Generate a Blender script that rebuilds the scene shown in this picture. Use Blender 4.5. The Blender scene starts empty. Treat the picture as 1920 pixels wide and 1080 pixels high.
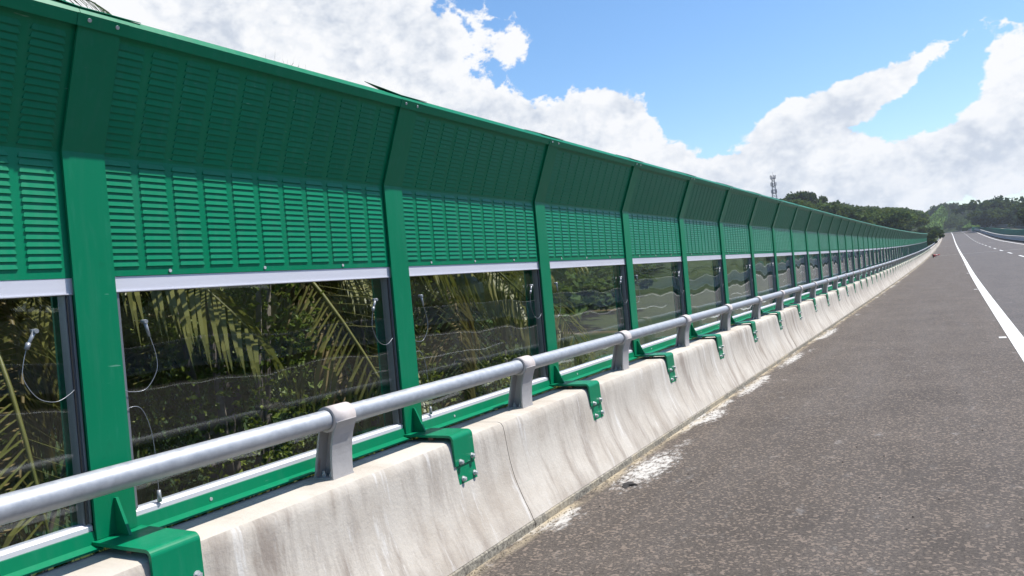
import bpy, math, random
import numpy as np
from mathutils import Matrix, Vector
R_ = math.radians
sc = bpy.context.scene
C = sc.collection
random.seed(7)
rng = np.random.default_rng(11)

# ------------------------------------------------------------------ camera
EYE = np.array([0.0, 0.0, 1.5896])
YAW, PITCH, ROLL, FPX = 0.514168, -0.001435, -0.087328, 1460.0
def cam_axes():
    cy, sy, cp, sp = math.cos(YAW), math.sin(YAW), math.cos(PITCH), math.sin(PITCH)
    f = np.array([-sy*cp, cy*cp, sp]); r = np.array([cy, sy, 0.0]); u = np.cross(r, f)
    cr, sr = math.cos(ROLL), math.sin(ROLL)
    return cr*r + sr*u, -sr*r + cr*u, f
AR, AU, AF = cam_axes()
cd = bpy.data.cameras.new('camera'); cam = bpy.data.objects.new('camera', cd); C.objects.link(cam)
cd.sensor_width = 36; cd.lens = 36*FPX/1920; cd.clip_start = 0.05; cd.clip_end = 12000
cam.matrix_world = Matrix(((AR[0], AU[0], -AF[0], EYE[0]), (AR[1], AU[1], -AF[1], EYE[1]), (AR[2], AU[2], -AF[2], EYE[2]), (0, 0, 0, 1)))
sc.camera = cam
def bearing(px, py):
    d = AF + AR*(px-960)/FPX + AU*(540-py)/FPX
    return d/np.linalg.norm(d)
def at_y(px, py, y):
    d = bearing(px, py); return EYE + d*(y/d[1])

# ------------------------------------------------------------------ sky and sun
SUN = Vector((0.385, 0.36, 1.0)).normalized()
EL = math.asin(SUN.z); AZ = math.atan2(SUN.x, SUN.y)
W = bpy.data.worlds.new('World'); sc.world = W; W.use_nodes = True
def build_world():
    nt = W.node_tree; nt.nodes.clear(); N = nt.nodes.new; L = nt.links.new
    def mth(op, a, b=None, c=None, clamp=False):
        n = N('ShaderNodeMath'); n.operation = op; n.use_clamp = clamp
        for i, v in enumerate((a, b, c)):
            if v is None: continue
            if isinstance(v, (int, float)): n.inputs[i].default_value = v
            else: L(v, n.inputs[i])
        return n.outputs[0]
    sky = N('ShaderNodeTexSky'); sky.sky_type = 'NISHITA'; sky.sun_disc = False
    sky.sun_elevation = EL; sky.sun_rotation = AZ; sky.altitude = 100
    sky.air_density = 1.0; sky.dust_density = 0.6; sky.ozone_density = 2.2
    hs = N('ShaderNodeHueSaturation'); hs.inputs['Saturation'].default_value = 1.22; L(sky.outputs[0], hs.inputs['Color'])
    b1 = N('ShaderNodeBackground'); b1.inputs[1].default_value = 0.138; L(hs.outputs[0], b1.inputs[0])
    tc = N('ShaderNodeTexCoord'); sp = N('ShaderNodeSeparateXYZ'); L(tc.outputs['Generated'], sp.inputs[0])
    az = mth('ARCTAN2', sp.outputs[0], sp.outputs[1]); el = mth('ARCSINE', sp.outputs[2])
    v = N('ShaderNodeCombineXYZ'); L(az, v.inputs[0]); L(el, v.inputs[1]); V = v.outputs[0]
    # cloud banks: centre bearing and angular size
    blobs = [(230, 60, 420, 130, 8, 1.05), (610, 45, 170, 62, 12, 1.0), (760, 112, 120, 42, 26, .95), (880, 200, 85, 36, 22, .95), (950, 92, 52, 32, 15, .70),
             (1100, 212, 40, 42, 0, 1.05), (1168, 214, 44, 44, 0, 1.05), (1120, 280, 105, 42, 8, 1.05), (1010, 238, 75, 34, 12, .9), (1245, 300, 44, 26, 0, .85),
             (1325, 330, 60, 26, 8, .9), (1408, 322, 44, 32, 0, .9), (1490, 228, 62, 34, -15, .9), (1585, 182, 78, 26, -22, .85), (1700, 138, 84, 20, -22, .75),
             (1525, 290, 92, 52, 0, 1.05), (1650, 330, 125, 42, 0, .95), (1835, 265, 66, 42, 0, 1.0), (1905, 255, 46, 60, 0, 1.0), (1910, 128, 40, 48, -10, .95),
             (1500, 402, 900, 44, -5, 1.0), (1085, 104, 40, 13, 25, .45),  (832, 76, 14, 16, -40, .5),
             (1400, 20, 430, 80, 0, -.6), (1700, 235, 60, 34, -20, -.4), (1330, 215, 70, 55, 0, -.45)]
    tot = None
    for (px, py, rx, ry, rot, w) in blobs:
        d = bearing(px, py); a0 = math.atan2(d[0], d[1]); e0 = math.asin(d[2])
        s = N('ShaderNodeVectorMath'); s.operation = 'SUBTRACT'; L(V, s.inputs[0]); s.inputs[1].default_value = (a0, e0, 0)
        r = N('ShaderNodeVectorRotate'); r.rotation_type = 'Z_AXIS'; r.inputs['Angle'].default_value = R_(rot - 5.0); L(s.outputs[0], r.inputs['Vector'])
        m = N('ShaderNodeVectorMath'); m.operation = 'MULTIPLY'; L(r.outputs[0], m.inputs[0]); m.inputs[1].default_value = (FPX/rx*.92, FPX/ry, 0)
        l = N('ShaderNodeVectorMath'); l.operation = 'LENGTH'; L(m.outputs[0], l.inputs[0])
        q = mth('MULTIPLY', l.outputs['Value'], l.outputs['Value']); g = mth('EXPONENT', mth('MULTIPLY', q, -0.8))
        t = mth('MULTIPLY', g, w); tot = t if tot is None else mth('ADD', tot, t)
    def noise(vec, scale, detail, rough, dist=0.0):
        n = N('ShaderNodeTexNoise'); n.inputs['Scale'].default_value = scale; n.inputs['Detail'].default_value = detail
        n.inputs['Roughness'].default_value = rough; n.inputs['Distortion'].default_value = dist; L(vec, n.inputs['Vector']); return n.outputs['Fac']
    # direction-space coordinates so the clouds wrap the whole dome
    mp = N('ShaderNodeMapping'); mp.inputs['Scale'].default_value = (1, 1, 1.35); L(tc.outputs['Generated'], mp.inputs['Vector'])
    nf = noise(mp.outputs[0], 14, 9, .62, .2); nb_ = noise(mp.outputs[0], 26, 4, .55, .1)
    bil = mth('SUBTRACT', 1.0, mth('ABSOLUTE', mth('SUBTRACT', mth('MULTIPLY', nb_, 2.0), 1.0)))
    n1 = mth('ADD', mth('MULTIPLY', nf, .74), mth('MULTIPLY', mth('SUBTRACT', bil, .30), .34))
    up = N('ShaderNodeVectorMath'); up.operation = 'ADD'; L(mp.outputs[0], up.inputs[0]); up.inputs[1].default_value = (0.012, 0.012, 0.030)
    n2f = noise(up.outputs[0], 14, 4, .62, .2); n2b = noise(up.outputs[0], 26, 4, .55, .1)
    bil2 = mth('SUBTRACT', 1.0, mth('ABSOLUTE', mth('SUBTRACT', mth('MULTIPLY', n2b, 2.0), 1.0)))
    n2 = mth('ADD', mth('MULTIPLY', n2f, .74), mth('MULTIPLY', mth('SUBTRACT', bil2, .30), .26))
    wide = noise(mp.outputs[0], 2.3, 3, .5)
    outside = mth('MULTIPLY', mth('SUBTRACT', wide, 0.42), 1.6)
    dens = mth('ADD', mth('ADD', mth('MULTIPLY', mth('MINIMUM', tot, 1.2), 1.0), mth('MULTIPLY', outside, .35)), mth('MULTIPLY', mth('SUBTRACT', n1, .5), 2.3))
    mk = N('ShaderNodeMapRange'); mk.interpolation_type = 'SMOOTHSTEP'; mk.inputs['From Min'].default_value = .48; mk.inputs['From Max'].default_value = .66; L(dens, mk.inputs['Value'])
    fade = N('ShaderNodeMapRange'); fade.interpolation_type = 'SMOOTHSTEP'; fade.inputs['From Min'].default_value = -.05; fade.inputs['From Max'].default_value = .02; L(sp.outputs[2], fade.inputs['Value'])
    mask = mth('MULTIPLY', mk.outputs[0], fade.outputs[0])
    nl = noise(mp.outputs[0], 14, 4, .62, .2); nlb = noise(mp.outputs[0], 26, 4, .55, .1)
    bl = mth('SUBTRACT', 1.0, mth('ABSOLUTE', mth('SUBTRACT', mth('MULTIPLY', nlb, 2.0), 1.0)))
    nl = mth('ADD', mth('MULTIPLY', nl, .74), mth('MULTIPLY', mth('SUBTRACT', bl, .30), .26))
    soft = noise(mp.outputs[0], 7, 3, .5, .1)
    lit = mth('ADD', mth('ADD', mth('MULTIPLY', mth('SUBTRACT', nl, n2), 2.6), mth('MULTIPLY', mth('SUBTRACT', .5, soft), 1.5)), .66)
    thick = N('ShaderNodeMapRange'); thick.inputs['From Min'].default_value = .75; thick.inputs['From Max'].default_value = 1.9; thick.inputs['To Min'].default_value = 0; thick.inputs['To Max'].default_value = .36; L(dens, thick.inputs['Value'])
    low = N('ShaderNodeMapRange'); low.inputs['From Min'].default_value = .30; low.inputs['From Max'].default_value = .04; low.inputs['To Min'].default_value = 0; low.inputs['To Max'].default_value = .15; L(sp.outputs[2], low.inputs['Value'])
    lit = mth('SUBTRACT', mth('SUBTRACT', lit, thick.outputs[0]), low.outputs[0], clamp=True)
    ramp = N('ShaderNodeValToRGB'); e = ramp.color_ramp.elements; e[0].position = .05; e[0].color = (.62, .675, .77, 1); e[1].position = .66; e[1].color = (.98, .985, 1, 1)
    el_ = ramp.color_ramp.elements.new(.38); el_.color = (.84, .87, .92, 1); L(lit, ramp.inputs[0])
    b2 = N('ShaderNodeBackground'); b2.inputs[1].default_value = 0.76; L(ramp.outputs[0], b2.inputs[0])
    mx = N('ShaderNodeMixShader'); L(mask, mx.inputs[0]); L(b1.outputs[0], mx.inputs[1]); L(b2.outputs[0], mx.inputs[2])
    o = N('ShaderNodeOutputWorld'); L(mx.outputs[0], o.inputs[0])
build_world()
W.cycles.sampling_method = "NONE"
sd = bpy.data.lights.new('sun', 'SUN'); sd.energy = 5.0; sd.angle = R_(.55); sd.color = (1, .955, .89)
so = bpy.data.objects.new('sun', sd); C.objects.link(so); so.rotation_euler = SUN.to_track_quat('Z', 'Y').to_euler(); so.location = (30, 30, 80)
vs = sc.view_settings; vs.view_transform = 'Standard'; vs.look = 'None'; vs.exposure = 0.42; vs.gamma = 1.0; vs.use_curve_mapping = False
try:
    sc.cycles.max_bounces = 7; sc.cycles.volume_bounces = 0; sc.cycles.transparent_max_bounces = 24; sc.cycles.caustics_reflective = False; sc.cycles.caustics_refractive = False
except Exception: pass

# ------------------------------------------------------------------ materials
class Mat:
    def __init__(s, name):
        s.m = bpy.data.materials.new(name); s.m.use_nodes = True; s.nt = s.m.node_tree; s.nt.nodes.clear()
        s.out = s.n('ShaderNodeOutputMaterial')
    def n(s, t, **kw):
        x = s.nt.nodes.new(t)
        for k, v in kw.items(): setattr(x, k, v)
        return x
    def l(s, a, b): s.nt.links.new(a, b)
    def coord(s, kind='Object', scale=(1, 1, 1), loc=(0, 0, 0)):
        t = s.n('ShaderNodeTexCoord'); m = s.n('ShaderNodeMapping'); m.inputs['Scale'].default_value = scale; m.inputs['Location'].default_value = loc
        if kind == 'World':
            g = s.n('ShaderNodeNewGeometry'); s.l(g.outputs['Position'], m.inputs[0])
        else: s.l(t.outputs[kind], m.inputs[0])
        return m.outputs[0]
    def noise(s, vec, scale=5, detail=4, rough=.5, dist=0):
        x = s.n('ShaderNodeTexNoise'); x.inputs['Scale'].default_value = scale; x.inputs['Detail'].default_value = detail
        x.inputs['Roughness'].default_value = rough; x.inputs['Distortion'].default_value = dist; s.l(vec, x.inputs['Vector']); return x.outputs['Fac']
    def rng(s, v, a, b, c=0., d=1., smooth=False):
        x = s.n('ShaderNodeMapRange'); x.interpolation_type = 'SMOOTHSTEP' if smooth else 'LINEAR'
        for k, val in zip(('From Min', 'From Max', 'To Min', 'To Max'), (a, b, c, d)): x.inputs[k].default_value = val
        s.l(v, x.inputs['Value']); return x.outputs[0]
    def math(s, op, a, b=None, clamp=False):
        x = s.n('ShaderNodeMath', operation=op, use_clamp=clamp)
        for i, v in enumerate((a, b)):
            if v is None: continue
            if isinstance(v, (int, float)): x.inputs[i].default_value = v
            else: s.l(v, x.inputs[i])
        return x.outputs[0]
    def mix(s, fac, a, b):
        x = s.n('ShaderNodeMix', data_type='RGBA')
        if isinstance(fac, (int, float)): x.inputs[0].default_value = fac
        else: s.l(fac, x.inputs[0])
        for i, v in ((6, a), (7, b)):
            if isinstance(v, tuple): x.inputs[i].default_value = (*v, 1)
            else: s.l(v, x.inputs[i])
        return x.outputs[2]
    def bsdf(s, col, rough=.5, metal=0., spec=.5, bump=None, bstr=.3, bdist=.01, **kw):
        p = s.n('ShaderNodeBsdfPrincipled')
        if isinstance(col, tuple): p.inputs['Base Color'].default_value = (*col, 1)
        else: s.l(col, p.inputs['Base Color'])
        if isinstance(rough, (int, float)): p.inputs['Roughness'].default_value = rough
        else: s.l(rough, p.inputs['Roughness'])
        p.inputs['Metallic'].default_value = metal; p.inputs['Specular IOR Level'].default_value = spec
        if bump is not None:
            b = s.n('ShaderNodeBump'); b.inputs['Strength'].default_value = bstr; b.inputs['Distance'].default_value = bdist
            s.l(bump, b.inputs['Height']); s.l(b.outputs[0], p.inputs['Normal'])
        for k, v in kw.items(): p.inputs[k].default_value = v
        s.l(p.outputs[0], s.out.inputs[0]); return p

def m_green():
    M = Mat('green_paint'); v = M.coord('World')
    a = M.noise(v, 1.3, 4, .55); b = M.noise(M.coord('World', (30, 30, 6)), 1, 4, .6)
    c = M.mix(a, (.0004, .176, .080), (.0008, .212, .097))
    c = M.mix(M.rng(b, .55, .85, 0, .30), c, (.035, .25, .16))
    du = M.noise(M.coord('World', (22, 22, 1.6), (3, 0, 0)), 1, 5, .65); c = M.mix(M.rng(du, .52, .78, 0, .26), c, (.05, .21, .14)); c = M.mix(M.rng(M.noise(v, 7, 5, .7), .60, .8, 0, .3), c, (.008, .085, .05))
    oi = M.n('ShaderNodeObjectInfo'); hv = M.n('ShaderNodeHueSaturation'); M.l(c, hv.inputs['Color']); M.l(M.rng(oi.outputs['Random'], 0, 1, .93, 1.08), hv.inputs['Value']); c = hv.outputs[0]
    sc_ = M.noise(M.coord('World', (60, 9, 60)), 1, 2, .5)
    c = M.mix(M.rng(sc_, .74, .79, 0, .45), c, (.22, .42, .34))
    M.bsdf(c, M.rng(b, .3, .8, .30, .46), spec=.24, bump=M.noise(v, 3.0, 2), bstr=.05, bdist=.02)
    return M.m
def m_white():
    M = Mat('white_aluminium'); b = M.noise(M.coord('World', (40, 3, 40)), 1, 3)
    M.bsdf(M.mix(b, (.62, .62, .68), (.72, .72, .78)), .42, 0.15); return M.m
def m_frame():
    M = Mat('grey_aluminium'); M.bsdf((.22, .235, .26), .4, .5); return M.m
def m_rubber():
    M = Mat('black_gasket'); M.bsdf((.012, .013, .014), .6); return M.m
def m_slot_shade():
    M = Mat('louvre_slot_shade'); M.bsdf((.002, .105, .062), .9, spec=.1); return M.m  # darker green paints in the shade inside the louvre openings
def m_zinc(name='galvanised_steel', lo=(.33, .35, .38), hi=(.44, .46, .49)):
    M = Mat(name); v = M.coord('World'); a = M.noise(v, 26, 5, .65); b = M.noise(v, 2.2, 3)
    c = M.mix(M.rng(a, .3, .75), lo, hi); c = M.mix(M.rng(b, .55, .8, 0, .35), c, (.55, .56, .58))
    M.bsdf(c, M.rng(a, .3, .7, .48, .62), .5, bump=a, bstr=.03, bdist=.01); return M.m
def m_cast():
    M = Mat('cast_post_steel'); v = M.coord('World'); a = M.noise(v, 18, 5, .65); b = M.noise(M.coord('World', (14, 14, 4)), 1, 4, .6)
    c = M.mix(a, (.36, .355, .36), (.50, .49, .485)); c = M.mix(M.rng(b, .64, .74, 0, .55), c, (.26, .11, .085))
    M.bsdf(c, .55, .25, bump=a, bstr=.15, bdist=.01); return M.m
def m_collar():
    M = Mat('collar_paint'); v = M.coord('World'); a = M.noise(v, 22, 4)
    M.bsdf(M.mix(a, (.50, .44, .42), (.66, .60, .57)), .5); return M.m
def m_concrete(name='parapet_concrete', tint=(1, 1, 1)):
    M = Mat(name); v = M.coord('World')
    st = M.noise(M.coord('World', (2, 5.5, .8)), 1, 7, .68, .35)        # runs of rain down the face
    st2 = M.noise(M.coord('World', (2, 26, .9), (3, 1, 5)), 1, 5, .6)
    big = M.noise(v, .8, 4); fine = M.noise(v, 55, 5, .65); pit = M.noise(v, 130, 2, .5)
    vary = M.rng(M.noise(M.coord('World', (.7, .55, .9), (1, 8, 3)), 1, 3, .5), .36, .60, .45, 1.2)
    blot = M.noise(M.coord('World', (1, 2.4, 2.0), (5, 0, 2)), 1, 6, .65)
    base = M.mix(big, (.48*tint[0], .435*tint[1], .37*tint[2]), (.60*tint[0], .555*tint[1], .485*tint[2]))
    g = M.n('ShaderNodeNewGeometry'); sx = M.n('ShaderNodeSeparateXYZ'); M.l(g.outputs['Normal'], sx.inputs[0])
    face = M.rng(sx.outputs[2], .9, .5)                                       # water runs down the face, not the flat top
    s1 = M.math('MULTIPLY', M.math('MULTIPLY', M.rng(st, .45, .68, 0, .70, True), face), vary); s2 = M.math('MULTIPLY', M.math('MULTIPLY', M.rng(st2, .58, .76, 0, .24, True), face), vary)
    base = M.mix(M.rng(blot, .45, .66, 0, .60), base, (.34*tint[0], .285*tint[1], .225*tint[2]))
    c = M.mix(s1, base, (.23*tint[0], .185*tint[1], .15*tint[2])); c = M.mix(s2, c, (.25*tint[0], .22*tint[1], .195*tint[2]))
    wh = M.noise(M.coord('World', (2, 11, 1.3), (7, 2, 1)), 1, 6, .7)
    c = M.mix(M.math('MULTIPLY', M.rng(wh, .56, .68, 0, .75, True), face), c, (.66, .64, .60))
    c = M.mix(M.rng(fine, .3, .75, 0, .22), c, (.40, .38, .36)); c = M.mix(M.rng(pit, .70, .76, 0, .5), c, (.2, .19, .17))
    h = M.math('ADD', fine, M.math('MULTIPLY', M.noise(v, 9, 4), 1.2))
    M.bsdf(c, .85, spec=.25, bump=h, bstr=.35, bdist=.008); return M.m
def m_lip():
    M = Mat('parapet_foot'); v = M.coord('World'); a = M.noise(v, 40, 5, .7); b = M.noise(v, 3, 4)
    c = M.mix(M.rng(a, .35, .65), (.11, .10, .085), (.40, .37, .30)); c = M.mix(M.rng(b, .5, .7, 0, .6), c, (.46, .39, .27))
    M.bsdf(c, .9, spec=.2, bump=a, bstr=.5, bdist=.01); return M.m
def m_asphalt():
    M = Mat('asphalt'); uv = M.coord('UV'); sep = M.n('ShaderNodeSeparateXYZ'); M.l(uv, sep.inputs[0]); u = sep.outputs[0]; w = sep.outputs[1]
    big = M.rng(M.noise(uv, .9, 6, .66), .30, .70); lane = M.noise(M.coord('UV', (2.2, .16, 1)), 1, 4, .6)
    agg = M.noise(uv, 56, 5, .9); agg2 = M.noise(uv, 16, 5, .8); vor = M.n('ShaderNodeTexVoronoi'); vor.inputs['Scale'].default_value = 62; M.l(uv, vor.inputs['Vector'])
    shoulder = M.rng(u, .75, .85)
    c1 = M.mix(big, (.086, .070, .057), (.150, .123, .100)); c2 = M.mix(big, (.092, .085, .084), (.142, .131, .127))
    c = M.mix(shoulder, c1, c2); c = M.mix(M.rng(lane, .45, .75, 0, .4), c, (.20, .178, .162))
    sp = M.math('MULTIPLY', M.rng(agg, .38, .68), M.rng(agg2, .3, .7, .55, 1.0))
    c = M.mix(M.rng(sp, .10, .55, .85, 0), c, (.030, .026, .024))
    c = M.mix(M.rng(agg, .60, .74, 0, .62), c, (.28, .24, .20))
    stone = M.n('ShaderNodeSeparateColor'); M.l(vor.outputs['Color'], stone.inputs[0])
    c = M.mix(M.rng(stone.outputs[0], .80, .84, 0, .45), c, (.30, .235, .185))
    # cement slurry dried along the foot of the parapet
    dist = M.math('ADD', u, 2.49)
    sl = M.noise(M.coord('UV', (2.6, .85, 1), (0, .35, 0)), 1, 5, .6); sl2 = M.noise(M.coord('UV', (24, 11, 1)), 1, 6, .8)
    amt = M.math('MULTIPLY', M.rng(dist, .02, .46, 1, 0), M.rng(sl, .50, .62, 0, 1.4))
    amt = M.rng(M.math('ADD', amt, M.math('MULTIPLY', M.math('SUBTRACT', sl2, .5), 2.6)), .50, 1.25, 0, .70, True)
    amt = M.math('MULTIPLY', amt, M.rng(dist, .50, .40))
    for (u0, v0, ru, rv) in ((-2.28, 6.05, .24, .85), (-2.36, 8.3, .15, .6), (-2.38, 10.2, .13, .9), (-2.36, 13.2, .14, 1.2), (-2.36, 17.5, .14, 1.6)):
        e1 = M.math('DIVIDE', M.math('SUBTRACT', u, u0), ru); e2 = M.math('DIVIDE', M.math('SUBTRACT', w, v0), rv)
        q = M.math('SUBTRACT', 1.15, M.math('ADD', M.math('MULTIPLY', e1, e1), M.math('MULTIPLY', e2, e2)))
        q = M.rng(M.math('ADD', q, M.math('MULTIPLY', M.math('SUBTRACT', sl2, .52), 4.2)), .45, 1.25, 0, .85, True); amt = M.math('MAXIMUM', amt, M.math('MULTIPLY', q, M.rng(agg, .30, .52, .25, 1)))
    c = M.mix(amt, c, (.66, .64, .60))
    sand = M.math('MULTIPLY', M.rng(dist, .11, .015), M.rng(M.noise(M.coord('UV', (9, 2.2, 1), (4, 2, 0)), 1, 5, .7), .40, .58))
    c = M.mix(sand, c, (.42, .35, .24))
    pale = M.noise(M.coord('UV', (5.5, 3, 1), (3, 9, 0)), 1, 6, .7)
    c = M.mix(M.math('MULTIPLY', M.rng(pale, .60, .72, 0, .60), M.rng(agg2, .38, .6)), c, (.38, .355, .33))
    M.bsdf(c, .82, spec=.3, bump=M.math('ADD', agg, M.math('MULTIPLY', agg2, .7)), bstr=.55, bdist=.008); return M.m
def m_mark():
    M = Mat('road_marking_paint'); uv = M.coord('World'); a = M.noise(uv, 45, 5, .7); b = M.noise(M.coord('World', (8, .6, 1)), 1, 3)
    c = M.mix(M.rng(a, .60, .74, 0, .35), (.74, .725, .68), (.3, .28, .26)); c = M.mix(M.rng(b, .45, .7, 0, .25), c, (.56, .54, .51))
    M.bsdf(c, .6, bump=a, bstr=.2, bdist=.004); return M.m
def m_plain(name, col, rough=.6, metal=0., var=.25, scale=3):
    M = Mat(name); a = M.noise(M.coord('World'), scale, 4); M.bsdf(M.mix(a, tuple(x*(1-var) for x in col), tuple(x*(1+var) for x in col)), rough, metal); return M.m
def m_pane():
    M = Mat('clear_pane')
    v = M.coord('Object', (1, 1, 1)); oi = M.n('ShaderNodeObjectInfo'); av = M.n('ShaderNodeVectorMath', operation='ADD'); sc_ = M.n('ShaderNodeVectorMath', operation='SCALE')
    cx = M.n('ShaderNodeCombineXYZ'); M.l(oi.outputs['Random'], cx.inputs[1]); sc_.inputs['Scale'].default_value = 37; M.l(cx.outputs[0], sc_.inputs[0])
    M.l(v, av.inputs[0]); M.l(sc_.outputs[0], av.inputs[1])
    m1 = M.n('ShaderNodeMapping'); m1.inputs['Scale'].default_value = (1, 1.0, .7); M.l(av.outputs[0], m1.inputs[0])
    h = M.math('ADD', M.math('MULTIPLY', M.noise(m1.outputs[0], 1.6, 0, .4), 1.0), M.math('MULTIPLY', M.noise(m1.outputs[0], 5, 0, .5), .05))
    b = M.n('ShaderNodeBump'); b.inputs['Strength'].default_value = 1.0; b.inputs['Distance'].default_value = .010; M.l(h, b.inputs['Height'])
    lw = M.n('ShaderNodeLayerWeight'); lw.inputs[0].default_value = .5
    fr = M.math('ADD', M.math('MULTIPLY', M.math('POWER', lw.outputs['Facing'], 5.0), .95), .030)
    g = M.n('ShaderNodeBsdfGlossy'); g.inputs['Roughness'].default_value = .01; g.inputs['Color'].default_value = (1, 1, 1, 1); M.l(b.outputs[0], g.inputs['Normal'])
    t = M.n('ShaderNodeBsdfTransparent'); t.inputs[0].default_value = (.90, .925, .925, 1)
    mx = M.n('ShaderNodeMixShader'); M.l(fr, mx.inputs[0]); M.l(t.outputs[0], mx.inputs[1]); M.l(g.outputs[0], mx.inputs[2]); M.l(mx.outputs[0], M.out.inputs[0]); return M.m
def m_leaf(name, a, b, scale=.5, trans=.35, rough=.5, spec=.35):
    M = Mat(name); oi = M.n('ShaderNodeObjectInfo'); n1 = M.noise(M.coord('World'), scale, 3); n2 = M.noise(M.coord('World'), scale*9, 2)
    f = M.math('ADD', M.math('MULTIPLY', n1, .7), M.math('MULTIPLY', n2, .5)); f = M.math('ADD', f, M.math('MULTIPLY', M.math('SUBTRACT', oi.outputs['Random'], .5), .25))
    col = M.mix(M.rng(f, .35, .85), a, b)
    p = M.bsdf(col, rough, spec=spec)
    t = M.n('ShaderNodeBsdfTranslucent'); c2 = M.mix(.4, col, (.16, .20, .02)); M.l(c2, t.inputs[0])
    mx = M.n('ShaderNodeMixShader'); mx.inputs[0].default_value = trans; M.l(p.outputs[0], mx.inputs[1]); M.l(t.outputs[0], mx.inputs[2]); M.l(mx.outputs[0], M.out.inputs[0]); return M.m
def m_bark():
    M = Mat('bark'); a = M.noise(M.coord('World', (4, 4, 18)), 1, 4); M.bsdf(M.mix(a, (.09, .07, .055), (.22, .19, .16)), .9, bump=a, bstr=.4, bdist=.03); return M.m
def m_ground():
    M = Mat('terrain_ground'); v = M.coord('World'); a = M.noise(v, .09, 5, .6); b = M.noise(v, 1.3, 5, .65); f = M.noise(M.coord('World', (.03, .09, .03), (2, 5, 0)), 1, 4, .55)
    c = M.mix(M.rng(a, .35, .7), (.022, .038, .012), (.050, .070, .020)); c = M.mix(M.rng(b, .45, .75, 0, .6), c, (.065, .068, .028))
    c = M.mix(M.rng(f, .63, .68, 0, .7), c, (.17, .115, .065))
    M.bsdf(c, .95, spec=.1, bump=b, bstr=.6, bdist=.3); return M.m
GREEN, WHITE, FRAME, RUBBER, SLOT_SHADE = m_green(), m_white(), m_frame(), m_rubber(), m_slot_shade()
ZINC, CAST, COLLAR, CONC, LIP = m_zinc(), m_cast(), m_collar(), m_concrete(), m_lip()
ASPH, MARK, PANE, BARK, GROUND = m_asphalt(), m_mark(), m_pane(), m_bark(), m_ground()
BOLT = m_plain('bolt_steel', (.56, .57, .58), .4, .35, .15, 30)
WIRE = m_plain('wire_steel', (.30, .32, .34), .35, .4, .1)
BEIGE = m_plain('bare_soil', (.40, .34, .24), .95, 0, .2, .3)
MEDW = m_plain('median_grey', (.30, .33, .36), .6, 0, .12, .8)
MEDT = m_plain('median_cap_concrete', (.48, .48, .46), .8, 0, .1, 2)
DARK = m_plain('median_base_dark', (.035, .036, .036), .9, 0, .2, 4)
TEAL = m_plain('green_far_barrier_paint', (.003, .21, .13), .85, 0, .15, .4)
REDP = m_plain('red_cone_plastic', (.55, .055, .05), .5, 0, .1, 6)
PINK = m_plain('reflective_band', (.72, .42, .40), .5, 0, .1, 6)
STEELD = m_plain('tower_steel', (.20, .19, .21), .6, .2, .2, .5)
MTN = m_plain('far_mountain_forest', (.045, .075, .05), .95, 0, .2, .004)
LEAF_PALM = m_leaf('palm_leaf', (.10, .12, .025), (.29, .27, .085), .6, .30, .42)
LEAF_DEAD = m_leaf('old_palm_leaf', (.16, .12, .05), (.32, .25, .11), .8, .25)
LEAF_SHR = m_leaf('shrub_leaf', (.07, .13, .015), (.34, .36, .06), 1.1, .35)
LEAF_TREE = m_leaf('tree_leaf', (.034, .070, .024), (.105, .160, .048), .12, .35, .8, .08)
LEAF_DARK = m_leaf('dark_tree_leaf', (.020, .046, .021), (.060, .100, .036), .12, .3, .8, .08)
LEAF_LIGHT = m_leaf('pale_tree_leaf', (.050, .082, .026), (.130, .160, .050), .12, .35, .8, .08)
GRASS = m_leaf('grass_blade', (.045, .105, .010), (.105, .19, .024), .15, .2, .8, .08)

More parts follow.
